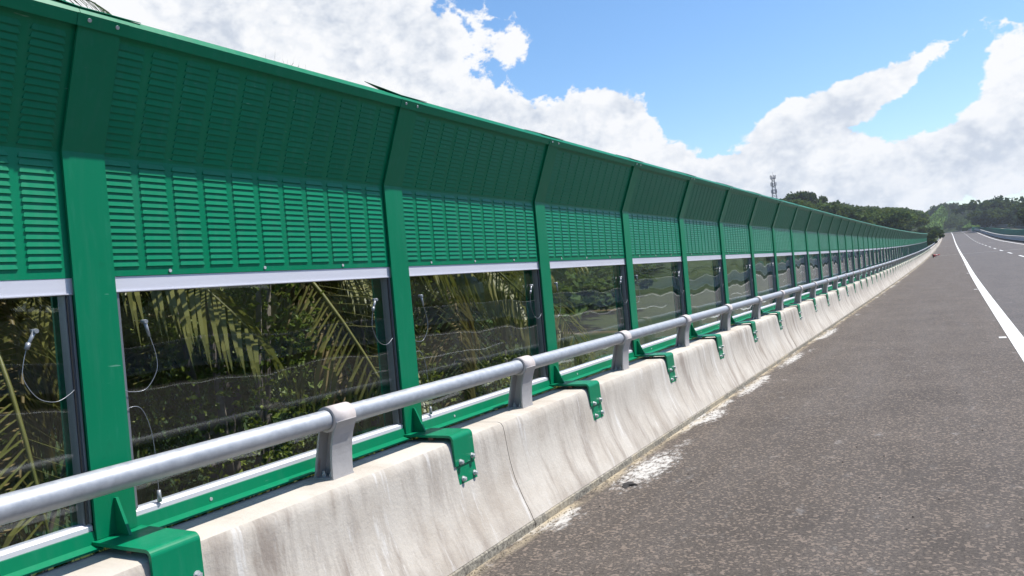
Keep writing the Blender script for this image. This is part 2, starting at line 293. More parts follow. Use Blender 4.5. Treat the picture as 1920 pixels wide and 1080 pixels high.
# ------------------------------------------------------------------ mesh helpers
class MB:
    def __init__(s): s.v, s.f, s.mi, s.sm = [], [], [], []
    def add(s, vs, fs, mi=0, smooth=False):
        o = len(s.v); s.v.extend([tuple(map(float, p)) for p in vs]); s.f.extend([tuple(i+o for i in f) for f in fs]); s.mi.extend([mi]*len(fs)); s.sm.extend([smooth]*len(fs)); return s
    def box(s, x0, x1, y0, y1, z0, z1, mi=0):
        return s.add([(x0, y0, z0), (x1, y0, z0), (x1, y1, z0), (x0, y1, z0), (x0, y0, z1), (x1, y0, z1), (x1, y1, z1), (x0, y1, z1)],
                     [(0, 3, 2, 1), (4, 5, 6, 7), (0, 1, 5, 4), (1, 2, 6, 5), (2, 3, 7, 6), (3, 0, 4, 7)], mi)
    def prism(s, poly, y0, y1, mi=0):                     # poly in (x, z), extruded along y
        n = len(poly); vs = [(x, y0, z) for x, z in poly] + [(x, y1, z) for x, z in poly]
        fs = [tuple(range(n)), tuple(range(2*n-1, n-1, -1))] + [(i, i+n, (i+1) % n+n, (i+1) % n) for i in range(n)]
        return s.add(vs, fs, mi)
    def tube(s, pts, rad, seg=10, mi=0, caps=True):
        pts = [Vector(p) for p in pts]; n = len(pts); rs = rad if isinstance(rad, (list, tuple)) else [rad]*n
        vs = []; fs = []; prev = None
        for i, p in enumerate(pts):
            t = (pts[min(i+1, n-1)] - pts[max(i-1, 0)]).normalized()
            a = Vector((0, 0, 1)) if abs(t.z) < .9 else Vector((1, 0, 0))
            if prev is not None: a = prev
            b = t.cross(a).normalized(); a = b.cross(t).normalized(); prev = a
            for k in range(seg):
                q = 2*math.pi*k/seg; vs.append(p + (a*math.cos(q) + b*math.sin(q))*rs[i])
        for i in range(n-1):
            for k in range(seg): fs.append((i*seg+k, i*seg+(k+1) % seg, (i+1)*seg+(k+1) % seg, (i+1)*seg+k))
        o = len(s.v); s.add(vs, fs, mi, True)
        if caps: s.f.append(tuple(o+k for k in range(seg))[::-1]); s.f.append(tuple(o+(n-1)*seg+k for k in range(seg))); s.mi += [mi, mi]; s.sm += [False, False]
        return s
    def mesh(s, name, mats):
        me = bpy.data.meshes.new(name); me.from_pydata(s.v, [], s.f)
        for m in (mats if isinstance(mats, (list, tuple)) else [mats]): me.materials.append(m)
        me.polygons.foreach_set('material_index', s.mi); me.polygons.foreach_set('use_smooth', s.sm); me.update()
        me.validate(); return me
def fix_normals(me):
    import bmesh
    b = bmesh.new(); b.from_mesh(me); bmesh.ops.recalc_face_normals(b, faces=b.faces); b.to_mesh(me); b.free(); return me
def quads_mesh(name, V, mat, smooth=False):                # V: (n,4,3) float array
    n = len(V); me = bpy.data.meshes.new(name); me.vertices.add(n*4); me.vertices.foreach_set('co', np.asarray(V, np.float32).ravel())
    me.loops.add(n*4); me.loops.foreach_set('vertex_index', np.arange(n*4, dtype=np.int32)); me.polygons.add(n)
    me.polygons.foreach_set('loop_start', np.arange(0, n*4, 4, dtype=np.int32))
    me.materials.append(mat); me.update(calc_edges=True); return me
WM = {}
def obj(name, me, parent=None, M=None):
    o = bpy.data.objects.new(name, me); C.objects.link(o); M = M or Matrix.Identity(4); WM[o.name] = M.copy()
    if parent is not None:
        o.parent = parent; o.matrix_parent_inverse = WM[parent.name].inverted_safe()
    o.matrix_basis = M; return o
def empty(name, loc):
    return obj(name, None, None, Matrix.Translation(Vector(loc)))
def tag(o, label, cat, group=None):
    o['label'] = label; o['category'] = cat
    if group: o['group'] = group
    return o
def struct(o): o['kind'] = 'structure'; return o
def T(x, y, z): return Matrix.Translation((x, y, z))

# ------------------------------------------------------------------ alignment of the road
YK = np.array([-120, -60, 0, 40, 80, 120, 160, 200, 250, 310, 370, 430.])
ZK = np.array([0, 0, 0, .133, .513, 1.064, 1.744, 2.516, 3.791, 5.645, 7.566, 9.105])
XK = np.array([.05, .01, 0, .055, .2, .27, .33, .37, .43, .45, .37, .32])
def herm(K, y):
    m = np.gradient(K, YK); i = int(np.clip(np.searchsorted(YK, y)-1, 0, len(YK)-2)); h = YK[i+1]-YK[i]; t = (y-YK[i])/h
    return (2*t**3-3*t*t+1)*K[i]+(t**3-2*t*t+t)*h*m[i]+(-2*t**3+3*t*t)*K[i+1]+(t**3-t*t)*h*m[i+1]
S_ = list(np.arange(-120, 430.1, 2.0)); PTS = [np.array([herm(XK, s), s, herm(ZK, s)]) for s in S_]
hd = math.atan2(PTS[-1][0]-PTS[-2][0], 2.0); gr = .027; p_ = PTS[-1].copy(); s_ = 430.0
while s_ < 640:
    s_ += 2; hd -= min((s_-430)/30, 1)*2/170.0; gr = max(gr-.0009, -.03)
    p_ = p_ + np.array([math.sin(hd)*2, math.cos(hd)*2, gr*2]); S_.append(s_); PTS.append(p_.copy())
S_ = np.array(S_); PTS = np.array(PTS)
def path(s):
    return np.array([np.interp(s, S_, PTS[:, i]) for i in range(3)])
def frame(s, e=1.0):
    a, b = path(s-e), path(s+e); t = (b-a)/np.linalg.norm(b-a); n = np.array([t[1], -t[0], 0]); n /= np.linalg.norm(n); return path(s), t, n
def at(s, lat, h):
    p, t, n = frame(s); return p + n*lat + np.array([0, 0, h])
def zroad(y): return float(np.interp(y, PTS[:, 1], PTS[:, 2])) if y < PTS[:, 1].max() else float(PTS[-1, 2])
def sweep(poly, s_list, mb=None, mi=0, uv=False, close=True):
    mb = mb or MB(); n = len(poly); vs = []; fs = []
    for s in s_list:
        p, t, nn = frame(s)
        for x, z in poly: vs.append(p + nn*x + np.array([0, 0, z]))
    m = len(s_list)
    for i in range(m-1):
        for k in range(n if close else n-1):
            k2 = (k+1) % n; fs.append((i*n+k, i*n+k2, (i+1)*n+k2, (i+1)*n+k))
    if close: fs += [tuple(range(n))[::-1], tuple((m-1)*n+k for k in range(n))]
    return mb.add(vs, fs, mi)

# ------------------------------------------------------------------ terrain
def sst(a, b, x):
    t = np.clip((x-a)/(b-a), 0, 1); return t*t*(3-2*t)
def ground_z(x, y):
    zr = zroad(min(max(y, -120), 520)); ax = -x
    lat_l = ax-3.7
    # left side: falls away from the parapet, then climbs to the wooded hill
    flat = -3.2 + .35*math.sin(x*.11+1)+.3*math.sin(y*.07)
    hill = min(2.5 + .32*ax, 17) if ax > 0 else 2.5
    k = float(sst(95, 250, y)); left = flat*(1-k)+hill*k
    far = float(sst(300, 430, y)); left = left*(1-far) + far*(10+min(.12*ax, 8))
    lw = float(sst(90, 190, ax)); left = left*(1-lw) + (left+6*lw)*lw
    right = zr - .7 + float(sst(60, 200, x))*9 + .25*math.sin(x*.2+y*.05)
    if x < 3:
        w = float(sst(0, 6.5, lat_l)); z = (zr-.9)*(1-w)+left*w
    else:
        w = float(sst(13, 22, x)); z = (zr-.9)*(1-w)+right*w
    # wooded knoll that closes the view where the road bends
    d = math.hypot((x-9)/34, (y-565)/52); z += 11.5*math.exp(-d*d)
    if y > 440 and x > -12: pass
    if y > 640: z = z*max(0, 1-(y-640)/900)+4*min(1, (y-640)/900)
    return z
xs = [-1450, -1100,  -800, -500, -350, -260, -200, -160, -130]+list(range(-110, -20, 6))+[-20, -17, -14.5, -12, -10, -8.5, -7.2, -6, -5.2, -4.6, -4.1, -3.7, -3.3, 3, 9.5, 11, 13, 15, 18, 22, 26, 30, 36, 42, 50, 60, 72, 86, 100, 120, 150, 200, 300, 500, 900, 1450]
ysg = [-900, -600, -300, -150, -80, -40]+list(range(-30, 60, 5))+list(range(60, 460, 8))+list(range(460, 760, 10))+[800, 900, 1000, 1150, 1300, 1480]
mb = MB(); V = []
for y in ysg:
    for x in xs:
        yy = path(y)[0] if -120 < y < 430 else 0
        V.append((x + (yy if abs(x) < 60 else 0), y, ground_z(x, y)))
nx = len(xs); F = [(j*nx+i, j*nx+i+1, (j+1)*nx+i+1, (j+1)*nx+i) for j in range(len(ysg)-1) for i in range(nx-1)]
mb.add(V, F, 0, True)
# keep the bend of the road above the knoll
me = mb.mesh('terrain', GROUND)
co = np.array([v.co for v in me.vertices])
for i in range(len(co)):
    if 425 < co[i, 1] < 660 and co[i, 0] < 60:
        j = int(np.argmin((PTS[:, 0]-co[i, 0])**2+(PTS[:, 1]-co[i, 1])**2)); d = math.hypot(PTS[j, 0]-co[i, 0], PTS[j, 1]-co[i, 1])
        if d < 26:
            k = float(sst(14, 26, d)); co[i, 2] = co[i, 2]*k + (PTS[j, 2]-1.0)*(1-k)
me.vertices.foreach_set('co', co.ravel().astype(np.float32)); me.update()
struct(obj('terrain', me))

# ------------------------------------------------------------------ road
ss = list(np.arange(-60, 120, 2.0))+list(np.arange(120, 620, 4.0))
def road_sheet(name, l0, l1, h, s_list, mat, parent=None):
    me = bpy.data.meshes.new(name); vs = []; uvs = []
    for s in s_list:
        p, t, n = frame(s)
        for l in (l0, l1): vs.append(tuple(p+n*l+np.array([0, 0, h]))); uvs.append((l, s))
    fs = [(2*i, 2*i+1, 2*i+3, 2*i+2) for i in range(len(s_list)-1)]
    me.from_pydata(vs, [], fs); uv = me.uv_layers.new(name='UVMap')
    for lp in me.loops: uv.data[lp.index].uv = uvs[lp.vertex_index]
    me.materials.append(mat); me.update(); return obj(name, me, parent)
road = struct(road_sheet('road', -2.56, 10.4, 0, ss, ASPH))
def strip_box(name, l0, l1, s0, s1, step=2.0, h0=.001, h1=.005, mat=MARK):
    n = max(2, int((s1-s0)/step)+1); sl = list(np.linspace(s0, s1, n))
    return obj(name, sweep([(l0, h0), (l1, h0), (l1, h1), (l0, h1)], sl).mesh(name, mat), road)
strip_box('edge_line', .715, .925, -40, 560, 3); strip_box('edge_line', 8.78, 8.98, -40, 560, 3)
for j in range(-6, 30): strip_box('lane_dash', 4.78, 4.93, 73+15*j, 79+15*j)
for j in range(0, 16):
    s0 = 15.2+17.6*j*.93
    strip_box('rumble_mark', .585, .69, s0, s0+.20)
for s0 in (104.5, 178.0):
    o = strip_box('joint_line', -2.45, 8.7, s0, s0+.22, .22, .001, .006, MEDT)

# ------------------------------------------------------------------ concrete parapet
PROF = [(-2.985, -.6), (-2.985, .69), (-2.705, .692), (-2.682, .684), (-2.668, .664), (-2.661, .63), (-2.655, .58), (-2.647, .51), (-2.637, .44), (-2.624, .38), (-2.608, .32), (-2.590, .27), (-2.570, .22), (-2.550, .175), (-2.530, .135), (-2.512, .095), (-2.496, .055)]
LIPP = [(-2.70, -.6), (-2.70, .052), (-2.497, .052), (-2.487, .045), (-2.484, -.05), (-2.484, -.6)]
par = tag(empty('concrete_parapet', (-2.75, 1, 0)), 'pale stained concrete parapet wall with flared foot along the road shoulder', 'parapet')
edges = [-40, -25, -15, -5.57, -.57]+[4.43+5*i for i in range(25)]
while edges[-1] < 560: edges.append(edges[-1]+10)
for a, b in zip(edges[:-1], edges[1:]):
    dx = random.uniform(-.002, .002); n = max(2, int((b-a)/2.5)+1); sl = list(np.linspace(a+.004, b-.004, n))
    me = sweep([(x+dx, z) for x, z in PROF], sl).mesh('parapet_segment', CONC); fix_normals(me); me.polygons.foreach_set('use_smooth', [True]*len(me.polygons)); me.set_sharp_from_angle(angle=R_(32))
    sg = obj('parapet_segment', me, par)
    obj('foot_strip', fix_normals(sweep([(x+dx, z) for x, z in LIPP], sl).mesh('foot_strip', LIP)), sg)

# ------------------------------------------------------------------ noise barrier
Y0, K0, K1 = 1.824, -3, 61
def bay(k):
    p, q = path(Y0+2*k), path(Y0+2*k+2); t = Vector(q-p).normalized(); x = t.cross(Vector((0, 0, 1))).normalized(); z = x.cross(t)
    return Matrix(((x.x, t.x, z.x, p[0]), (x.y, t.y, z.y, p[1]), (x.z, t.z, z.z, p[2]), (0, 0, 0, 1)))
XF, ZB = -3.0, 2.275
TT = Vector((.18, 0, .46)).normalized(); TN = Vector((TT.z, 0, -TT.x))
def tl(w, d): return (XF + TT.x*w + TN.x*d, ZB + TT.z*w + TN.z*d)
def louvre(mb, y0, y1, w, P, d=.0115):
    h, e = .0215, .009
    a, b = P(w, .0005), P(w-h, d); c = P(w-h, .0005); m = P(w-h*.5, d*.54)
    vs = [(a[0], y0+e, a[1]), (a[0], y1-e, a[1]), (m[0], y0+e*.25, m[1]), (m[0], y1-e*.25, m[1]), (b[0], y0, b[1]), (b[0], y1, b[1]), (c[0], y0-.003, c[1]), (c[0], y1+.003, c[1])]
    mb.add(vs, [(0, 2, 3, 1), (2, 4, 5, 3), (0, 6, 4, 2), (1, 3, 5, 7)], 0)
    mb.add([vs[4], vs[5], vs[7], vs[6]], [(0, 3, 2, 1)], 1)  # closed face under the lip, coloured dark in place of an open slot
PL = lambda w, d: (XF-.018+d, 1.773+w)
PU = lambda w, d: tl(w, -.018+d)
COLS = [(.170+.167*i, .170+.167*i+.130) for i in range(11)]
ROWS = [.042+.0193+.0283*j for j in range(16)]
ROWU = [.010+.0193+.0283*j for j in range(16)]
def panel(upper, skip_louvres=False):
    mb = MB(); P = PU if upper else PL; h = .50 if upper else .498
    rows = ROWU if upper else ROWS
    a, b = P(0, 0), P(h, 0); c, d = P(h, -.08), P(0, -.08)
    mb.prism([a, b, c, d], .098, 2.078)
    if upper: mb.prism([(XF-.0185, ZB-.012), (XF-.0185, ZB-.003), tl(.02, -.019), tl(.02, -.075), (XF-.09, ZB-.012)], .0985, 2.0775)
    if not skip_louvres:
        for y0, y1 in COLS:
            for w in rows: louvre(mb, y0, y1, w, P, .0058 if upper else .0060)
    else:
        pass
    return fix_panel(mb.mesh('louvre_panel', [GREEN, SLOT_SHADE]))
def fix_panel(me): return me
PAN = {(u, s): panel(u, s) for u in (0, 1) for s in (0, 1)}
def single_louvre(u):
    mb = MB(); louvre(mb, 0, .130, 0, lambda w, d: ((d, w) if not u else (TT.x*w+TN.x*d, TT.z*w+TN.z*d)), .0058 if u else .0060); return mb.mesh('louvre', [GREEN, SLOT_SHADE])
SL = [single_louvre(0), single_louvre(1)]
# post: rolled I section with a kinked head
def off(d): return [(XF-d, .735), (XF-d, ZB-d*.19), (tl(.50, -d)[0], tl(.50, -d)[1])]
def band(d0, d1): return off(d0)+off(d1)[::-1]
mb = MB(); PW = .175
def bandmesh(mb, d0, d1, y0, y1):
    A, B = off(d0), off(d1)
    for i in range(2): mb.prism([A[i], A[i+1], B[i+1], B[i]], y0, y1)
bandmesh(mb, 0, .012, 0, PW); bandmesh(mb, .0125, .155, .082, .094); bandmesh(mb, .1555, .1675, 0, PW)
POST = fix_normals(mb.mesh('post', GREEN))
mb = MB(); mb.prism([(XF+.0005, .7335), (XF+.0005, .880), (XF+.014, .880), (XF+.082, .7335)], .083, .095); GUS = fix_normals(mb.mesh('gusset', GREEN))
def arc(cx, cz, r, a0, a1, n): return [(cx+r*math.cos(R_(a0+(a1-a0)*i/n)), cz+r*math.sin(R_(a0+(a1-a0)*i/n))) for i in range(n+1)]
outer = [(-3.17, .733)]+arc(-2.678, .701, .032, 90, 8, 6)+[(-2.640, .548)]; inner = [(-2.654, .546)]+arc(-2.678, .701, .018, 8, 90, 6)+[(-3.17, .719)]
def plate(outer, inner, y0, y1):
    mb = MB(); n = min(len(outer), len(inner)); I = inner[::-1]
    for i in range(n-1): mb.prism([outer[i], outer[i+1], I[i+1], I[i]], y0, y1)
    return mb
BRK = fix_normals(plate(outer, inner, -.018, .198).mesh('bracket', GREEN))
mb = MB(); mb.prism([(-2.668, .60), (-2.6545, .60), (-2.6345, .424), (-2.650, .424)], .0, .2); LOWP = fix_normals(mb.mesh('lower_plate', GREEN))
mb = MB(); mb.box(-3.12, -3.09, .02, .05, .69, .719); mb.box(-2.85, -2.82, .02, .05, .69, .719); SHIM = mb.mesh('shim', m_plain('rusty_shim', (.30, .17, .12), .8))
def hexbolt(L=.03, r=.014):
    mb = MB(); mb.tube([(0, 0, 0), (.005, 0, 0)], r*1.25, 10); mb.tube([(.005, 0, 0), (.005+L*.5, 0, 0)], r, 6); mb.tube([(.005+L*.5, 0, 0), (L*.8, 0, 0)], r*.55, 8)
    for i in range(len(mb.sm)): mb.sm[i] = False
    return mb.mesh('bolt', BOLT)
HB = hexbolt()
mb = MB(); mb.tube([(0, 0, 0), (.004, 0, 0)], .008, 8); SCREW = mb.mesh('screw', BOLT)
mb = MB(); mb.box(-3.075, -3.022, .098, 2.078, 1.706, 1.7715); mb.box(-3.0215, -3.016, .176, 1.999, 1.7075, 1.712); TOPF = mb.mesh('top_frame', WHITE)
mb = MB(); mb.prism([(-3.075, .771), (-3.075, .800), (-3.034, .800), (-3.020, .790), (-3.020, .771)], .176, 1.999); BOTF = fix_normals(mb.mesh('bottom_frame', WHITE))
mb = MB(); mb.prism([(-3.10, .770), (-3.012, .770), (-3.006, .722), (-2.962, .712), (-2.962, .704), (-3.010, .705), (-3.10, .705)], .176, 1.999); BEAM = fix_normals(mb.mesh('bottom_beam', GREEN))
SIDEL = MB().box(-3.072, -3.026, .1765, .2025, .801, 1.705).mesh('side_frame', FRAME)
SIDER = MB().box(-3.072, -3.026, 1.972, 1.998, .801, 1.705).mesh('side_frame', FRAME)
GASK = MB().box(-3.0258, -3.021, 1.976, 1.9815, .802, 1.704).mesh('gasket', RUBBER)
BEAD = MB().box(-3.0258, -3.018, 1.988, 1.9975, .802, 1.704).mesh('glazing_bead', FRAME)
mb = MB(); mb.box(-3.056, -3.041, .200, 1.974, .799, 1.7065); PANEM = mb.mesh('clear_pane', PANE)
cap = [tl(.482, .006), tl(.538, .006), tl(.546, -.005), tl(.546, -.175), tl(.50, -.175)]
cap = [tl(.484, .006), tl(.531, .006), tl(.550, -.014), tl(.550, -.172), tl(.484, -.172)]
mb = MB(); mb.prism(cap, .001, 1.999); CAP = fix_normals(mb.mesh('cap', GREEN))
spl = [tl(.483, .0065), tl(.541, .0065), tl(.549, -.003), tl(.549, -.175), tl(.547, -.175), tl(.5465, -.003), tl(.5395, .0062), tl(.483, .0062)]
def splice(lift):
    mb = MB(); mb.prism([tl(.4835, .0062), tl(.531, .0062), tl(.532, .0092), tl(.4835, .0092)], -.01, .20)
    a, b = tl(.552, -.008), tl(.552, -.175)
    z = lift
    vs = [(a[0], .26, a[1]), (a[0], 0, a[1]), (a[0], -.15, a[1]+z*.35), (b[0], .26, b[1]), (b[0], 0, b[1]), (b[0], -.15, b[1]+z)]
    vs += [(x, y, zz+.003) for x, y, zz in vs]
    mb.add(vs, [(0, 1, 4, 3), (1, 2, 5, 4), (6, 9, 10, 7), (7, 10, 11, 8), (0, 6, 7, 1), (1, 7, 8, 2), (2, 8, 11, 5), (5, 11, 10, 4), (4, 10, 9, 3), (3, 9, 6, 0)])
    return fix_normals(mb.mesh('cap_splice', GREEN))
SPL = [splice(.004), splice(.028)]
def spline(pts, n=8):
    P = [Vector(p) for p in pts]; P = [P[0]]+P+[P[-1]]; out = []
    for i in range(1, len(P)-2):
        for j in range(n):
            t = j/n; a, b, c, d = P[i-1], P[i], P[i+1], P[i+2]
            out.append(.5*((2*b)+(c-a)*t+(2*a-5*b+4*c-d)*t*t+(3*b-a-3*c+d)*t**3))
    return out+[P[-2]]
def tether(kind):
    mb = MB(); cl = MB(); X = -3.020
    if kind == 'right':
        pts = [(X, 1.815, 1.53), (X+.006, 1.790, 1.46), (X+.010, 1.785, 1.40), (X+.010, 1.83, 1.325), (X+.006, 1.90, 1.30), (X, 1.965, 1.325), (X-.005, 1.985, 1.345)]
        cl.tube([(X, 1.845, 1.578), (X+.002, 1.812, 1.522)], [.008, .006], 8); cl.tube([(X-.02, 1.846, 1.577), (X+.012, 1.846, 1.577)], .009, 8); cl.tube([(X+.002, 1.818, 1.535), (X+.003, 1.808, 1.512)], .009, 6)
    elif kind == 'left':
        pts = [(X, .322, 1.515), (X+.006, .340, 1.43), (X+.010, .335, 1.36), (X+.008, .28, 1.29), (X+.004, .21, 1.288), (X-.004, .17, 1.31)]
        cl.tube([(X, .305, 1.575), (X+.002, .320, 1.51)], [.008, .006], 8); cl.tube([(X-.02, .305, 1.575), (X+.012, .305, 1.575)], .009, 8)
    else:
        pts = [(X-.004, .165, 1.19), (X, .20, 1.222), (X+.004, .25, 1.21), (X+.004, .285, 1.12), (X+.002, .298, 1.0), (X, .30, .90), (X, .30, .84)]
        cl.tube([(X, .300, .85), (X, .300, .80)], [.008, .010], 8)
    mb.tube(spline(pts, 6), .0013, 6)
    return mb.mesh('tether_cable', WIRE), cl.mesh('clamp', WIRE)
TET = {k: tether(k) for k in ('right', 'left', 'low')}

nb = tag(empty('noise_barrier', (-3.08, Y0, .7)), 'tall green louvred noise barrier with clear panes and bent head along the left', 'noise barrier')
for k in range(K0, K1+1):
    M = bay(k)
    post = obj('post', POST, nb, M)
    if k < 14: obj('gusset', GUS, post, M)
    br = obj('bracket', BRK, nb, M)
    if k < 24: obj('lower_plate', LOWP, br, M)
    if k < 5: obj('shim', SHIM, br, M)
    if -1 <= k < 12:
        for (y, z, x) in ((.035, .565, -2.6415), (.165, .575, -2.6425), (.045, .462, -2.6385), (.172, .468, -2.639)):
            obj('bolt', HB, br, M @ T(x, y, z))
    if k < 12:
        sp_ = obj('cap_splice', SPL[1 if k in (0, 1) else 0], nb, M)
        for y in (.035, .150):
            a = tl(.512, .009); obj('screw', SCREW, sp_, M @ T(a[0], y, a[1]) @ Matrix.Rotation(math.atan2(TN.z, TN.x)*-1, 4, 'Y'))
    if k == K1: break
    sub = k == 0
    Mj = M if sub else M @ T(random.uniform(-.003, .001), 0, random.uniform(-.001, .001))
    lp = obj('louvre_panel', PAN[(0, 1 if sub else 0)], nb, Mj)
    up = obj('louvre_panel', PAN[(1, 1 if sub else 0)], nb, Mj)
    if sub:
        for (y0, y1) in COLS:
            for w in ROWS: a = PL(w, 0); obj('louvre', SL[0], lp, M @ T(a[0], y0, a[1]))
        for i, (y0, y1) in enumerate(COLS):
            for w in ROWU:
                a = PU(w, 0)
                if i < 7: obj('louvre', SL[1], up, M @ T(a[0], y0, a[1]))
        mbx = MB()
        for i, (y0, y1) in enumerate(COLS):
            if i >= 7:
                for w in ROWU: louvre(mbx, y0, y1, w, PU, .0058)
        o = obj('louvre_rows', mbx.mesh('louvre_rows', [GREEN, SLOT_SHADE]), up, M); o['kind'] = 'stuff'
    if k < 6:
        for y in (.45, 1.0, 1.58): obj('screw', SCREW, lp, M @ T(-3.0178, y, 1.790))
    if k < 8:
        for y in (.55, 1.45): obj('screw', SCREW, nb, M @ T(-3.0095, y, .742))
    obj('top_frame', TOPF, nb, M); obj('bottom_frame', BOTF, nb, M); obj('bottom_beam', BEAM, nb, M)
    Mp = M @ T(-3.05, 1, 1.25) @ Matrix.Rotation(R_(random.uniform(-.35, .35)), 4, 'Z') @ Matrix.Rotation(R_(random.uniform(-.3, .3)), 4, 'Y') @ T(3.05, -1, -1.25)
    pn = obj('clear_pane', PANEM, nb, Mp); obj('side_frame', SIDEL, pn, M); obj('side_frame', SIDER, pn, M);
    if k < 16: obj('gasket', GASK, pn, M); obj('glazing_bead', BEAD, pn, M)
    obj('cap', CAP, nb, M)
    if -1 <= k < 7:
        for kd in (('right', 'left', 'low') if k < 2 else ('right', 'left') if k < 4 else ('right',)):
            t = obj('tether_cable', TET[kd][0], pn, M)
            # the clamp grips its own cable
            obj('clamp', TET[kd][1], pn, M)

# ------------------------------------------------------------------ guard rail
gr_ = tag(empty('guard_rail', (-2.8, 3, .69)), 'galvanised tubular guard rail on cast posts along the top of the parapet', 'guard rail')
RX, RZ = -2.80, .997
obj('rail_pipe', MB().tube([at(s, RX, RZ) for s in list(np.arange(-40, 130, 2.0))+list(np.arange(130, 540, 6.0))], .050, 20).mesh('rail_pipe', ZINC), gr_)
def rail_post_mesh():
    W2 = .075; mb = MB()
    zb = .699
    def fx(t): return (-2.787 + .0*t + .055*t*t*t + .004*t)          # front sheet
    def bx(t): return (-2.915 + .055*t + .012*t*t)
    n = 8
    for i in range(n):
        t0, t1 = i/n, (i+1)/n; z0, z1 = zb+.001+.285*t0, zb+.001+.285*t1
        mb.prism([(fx(t0), z0), (fx(t1), z1), (fx(t1)-.013, z1), (fx(t0)-.013, z0)], -W2, W2)
        if t1 <= .9: mb.prism([(bx(t0), z0), (bx(t1), z1), (bx(t1)+.012, z1), (bx(t0)+.012, z0)], -W2, W2)
        mb.prism([(bx(t0)+.0121, z0), (bx(t1)+.0121, z1), (fx(t1)-.0131, z1), (fx(t0)-.0131, z0)], -.006, .006)
    mb.box(-2.918, -2.784, -W2-.002, W2+.002, .690, .6995)
    me = mb.mesh('rail_post', CAST); return fix_normals(me)
RP = rail_post_mesh()
def ring(r0, r1, y0, y1, n=24):
    mb = MB(); vs = []
    for k in range(n):
        a = 2*math.pi*k/n; c, s = math.cos(a), math.sin(a)
        vs += [(RX+r0*c, y0, RZ+r0*s), (RX+r1*c, y0, RZ+r1*s), (RX+r1*c, y1, RZ+r1*s), (RX+r0*c, y1, RZ+r0*s)]
    fs = []
    for k in range(n):
        a, b = 4*k, 4*((k+1) % n); fs += [(a, a+1, b+1, b), (a+1, a+2, b+2, b+1), (a+2, a+3, b+3, b+2)]
    mb.add(vs, fs, 0, False); me = mb.mesh('collar', COLLAR); fix_normals(me)
    me.polygons.foreach_set('use_smooth', [i % 3 == 1 for i in range(len(me.polygons))]); return me
COL = ring(.0515, .065, -.078, .078)
mb = MB(); mb.tube([(0, 0, 0), (0, 0, .016)], .012, 6); mb.tube([(0, 0, .016), (0, 0, .028)], .007, 6); NUT = mb.mesh('anchor_bolt', BOLT)
for v in range(len(NUT.polygons)): NUT.polygons[v].use_smooth = False
for k in range(-3, 150):
    s = Y0+1.185+2*k; p, t, n = frame(s); x = Vector((n[0], n[1], 0)); ty = Vector(t); z = x.cross(ty)
    M = Matrix(((x.x, ty.x, z.x, p[0]), (x.y, ty.y, z.y, p[1]), (x.z, ty.z, z.z, p[2]), (0, 0, 0, 1)))
    rp = obj('rail_post', RP, gr_, M)
    if k < 40: obj('collar', COL, rp, M)
    if k < 8:
        for xx in (-2.875, -2.825): obj('anchor_bolt', NUT, rp, M @ T(xx, -.045, .6995))

# ------------------------------------------------------------------ median and far carriageway
med = tag(empty('median_barrier', (10, 60, 0)), 'long low grey median barrier with pale cap right of the lanes', 'barrier')
msl = list(np.arange(-60, 560, 5.0))
obj('base', fix_normals(sweep([(9.75, -.5), (9.75, .30), (10.35, .30), (10.35, -.5)], msl).mesh('base', DARK)), med)  # near-black colour stands in for the shadowed gap below the ledge
obj('kerb_ledge', fix_normals(sweep([(9.68, .302), (9.68, .36), (10.3, .36), (10.3, .302)], msl).mesh('kerb_ledge', MEDT)), med)
for a in range(-60, 555, 15):
    obj('median_panel', fix_normals(sweep([(9.95, .362), (9.93, .93), (10.15, .93), (10.15, .362)], list(np.linspace(a+.02, a+14.98, 4))).mesh('median_panel', MEDW)), med)
obj('cap', fix_normals(sweep([(9.90, .932), (9.90, .985), (10.18, .985), (10.18, .932)], msl).mesh('cap', MEDT)), med)
# low green barrier of the slip road on the right
fl = [(1822, 428.2, 425.8, 425), (1835, 430, 426.8, 395), (1850, 433, 426.6, 360), (1870, 437, 428.4, 325), (1895, 439.6, 429.8, 295), (1920, 441, 430.4, 270)]
pts = [(at_y(a, b, y), at_y(a, c, y)) for a, b, c, y in fl]
d0 = (pts[-1][0]-pts[-2][0]); d1 = pts[-1][1]-pts[-2][1]
for i in range(8): pts.append((pts[-1][0]+d0*[.9, .9, 1, 1, 1, 1, 1, 1][i], pts[-1][1]+d1*1.0))
fb = tag(empty('green_barrier', tuple(pts[3][0])), 'low dark green barrier curving behind the median at far right', 'barrier')
for a, b in zip(pts[:-1], pts[1:]):
    mb = MB(); dd = (b[0]-a[0]); nn = np.array([dd[1], -dd[0], 0]); nn = nn/np.linalg.norm(nn)*.25
    if nn[1] < 0: nn = -nn
    q = [a[0]-[0, 0, 1.2], b[0]-[0, 0, 1.2], b[1], a[1]]
    mb.add(q+[p+nn for p in q], [(0, 1, 2, 3), (7, 6, 5, 4), (0, 4, 5, 1), (1, 5, 6, 2), (2, 6, 7, 3), (3, 7, 4, 0)]); obj('barrier_panel', fix_normals(mb.mesh('barrier_panel', TEAL)), fb)
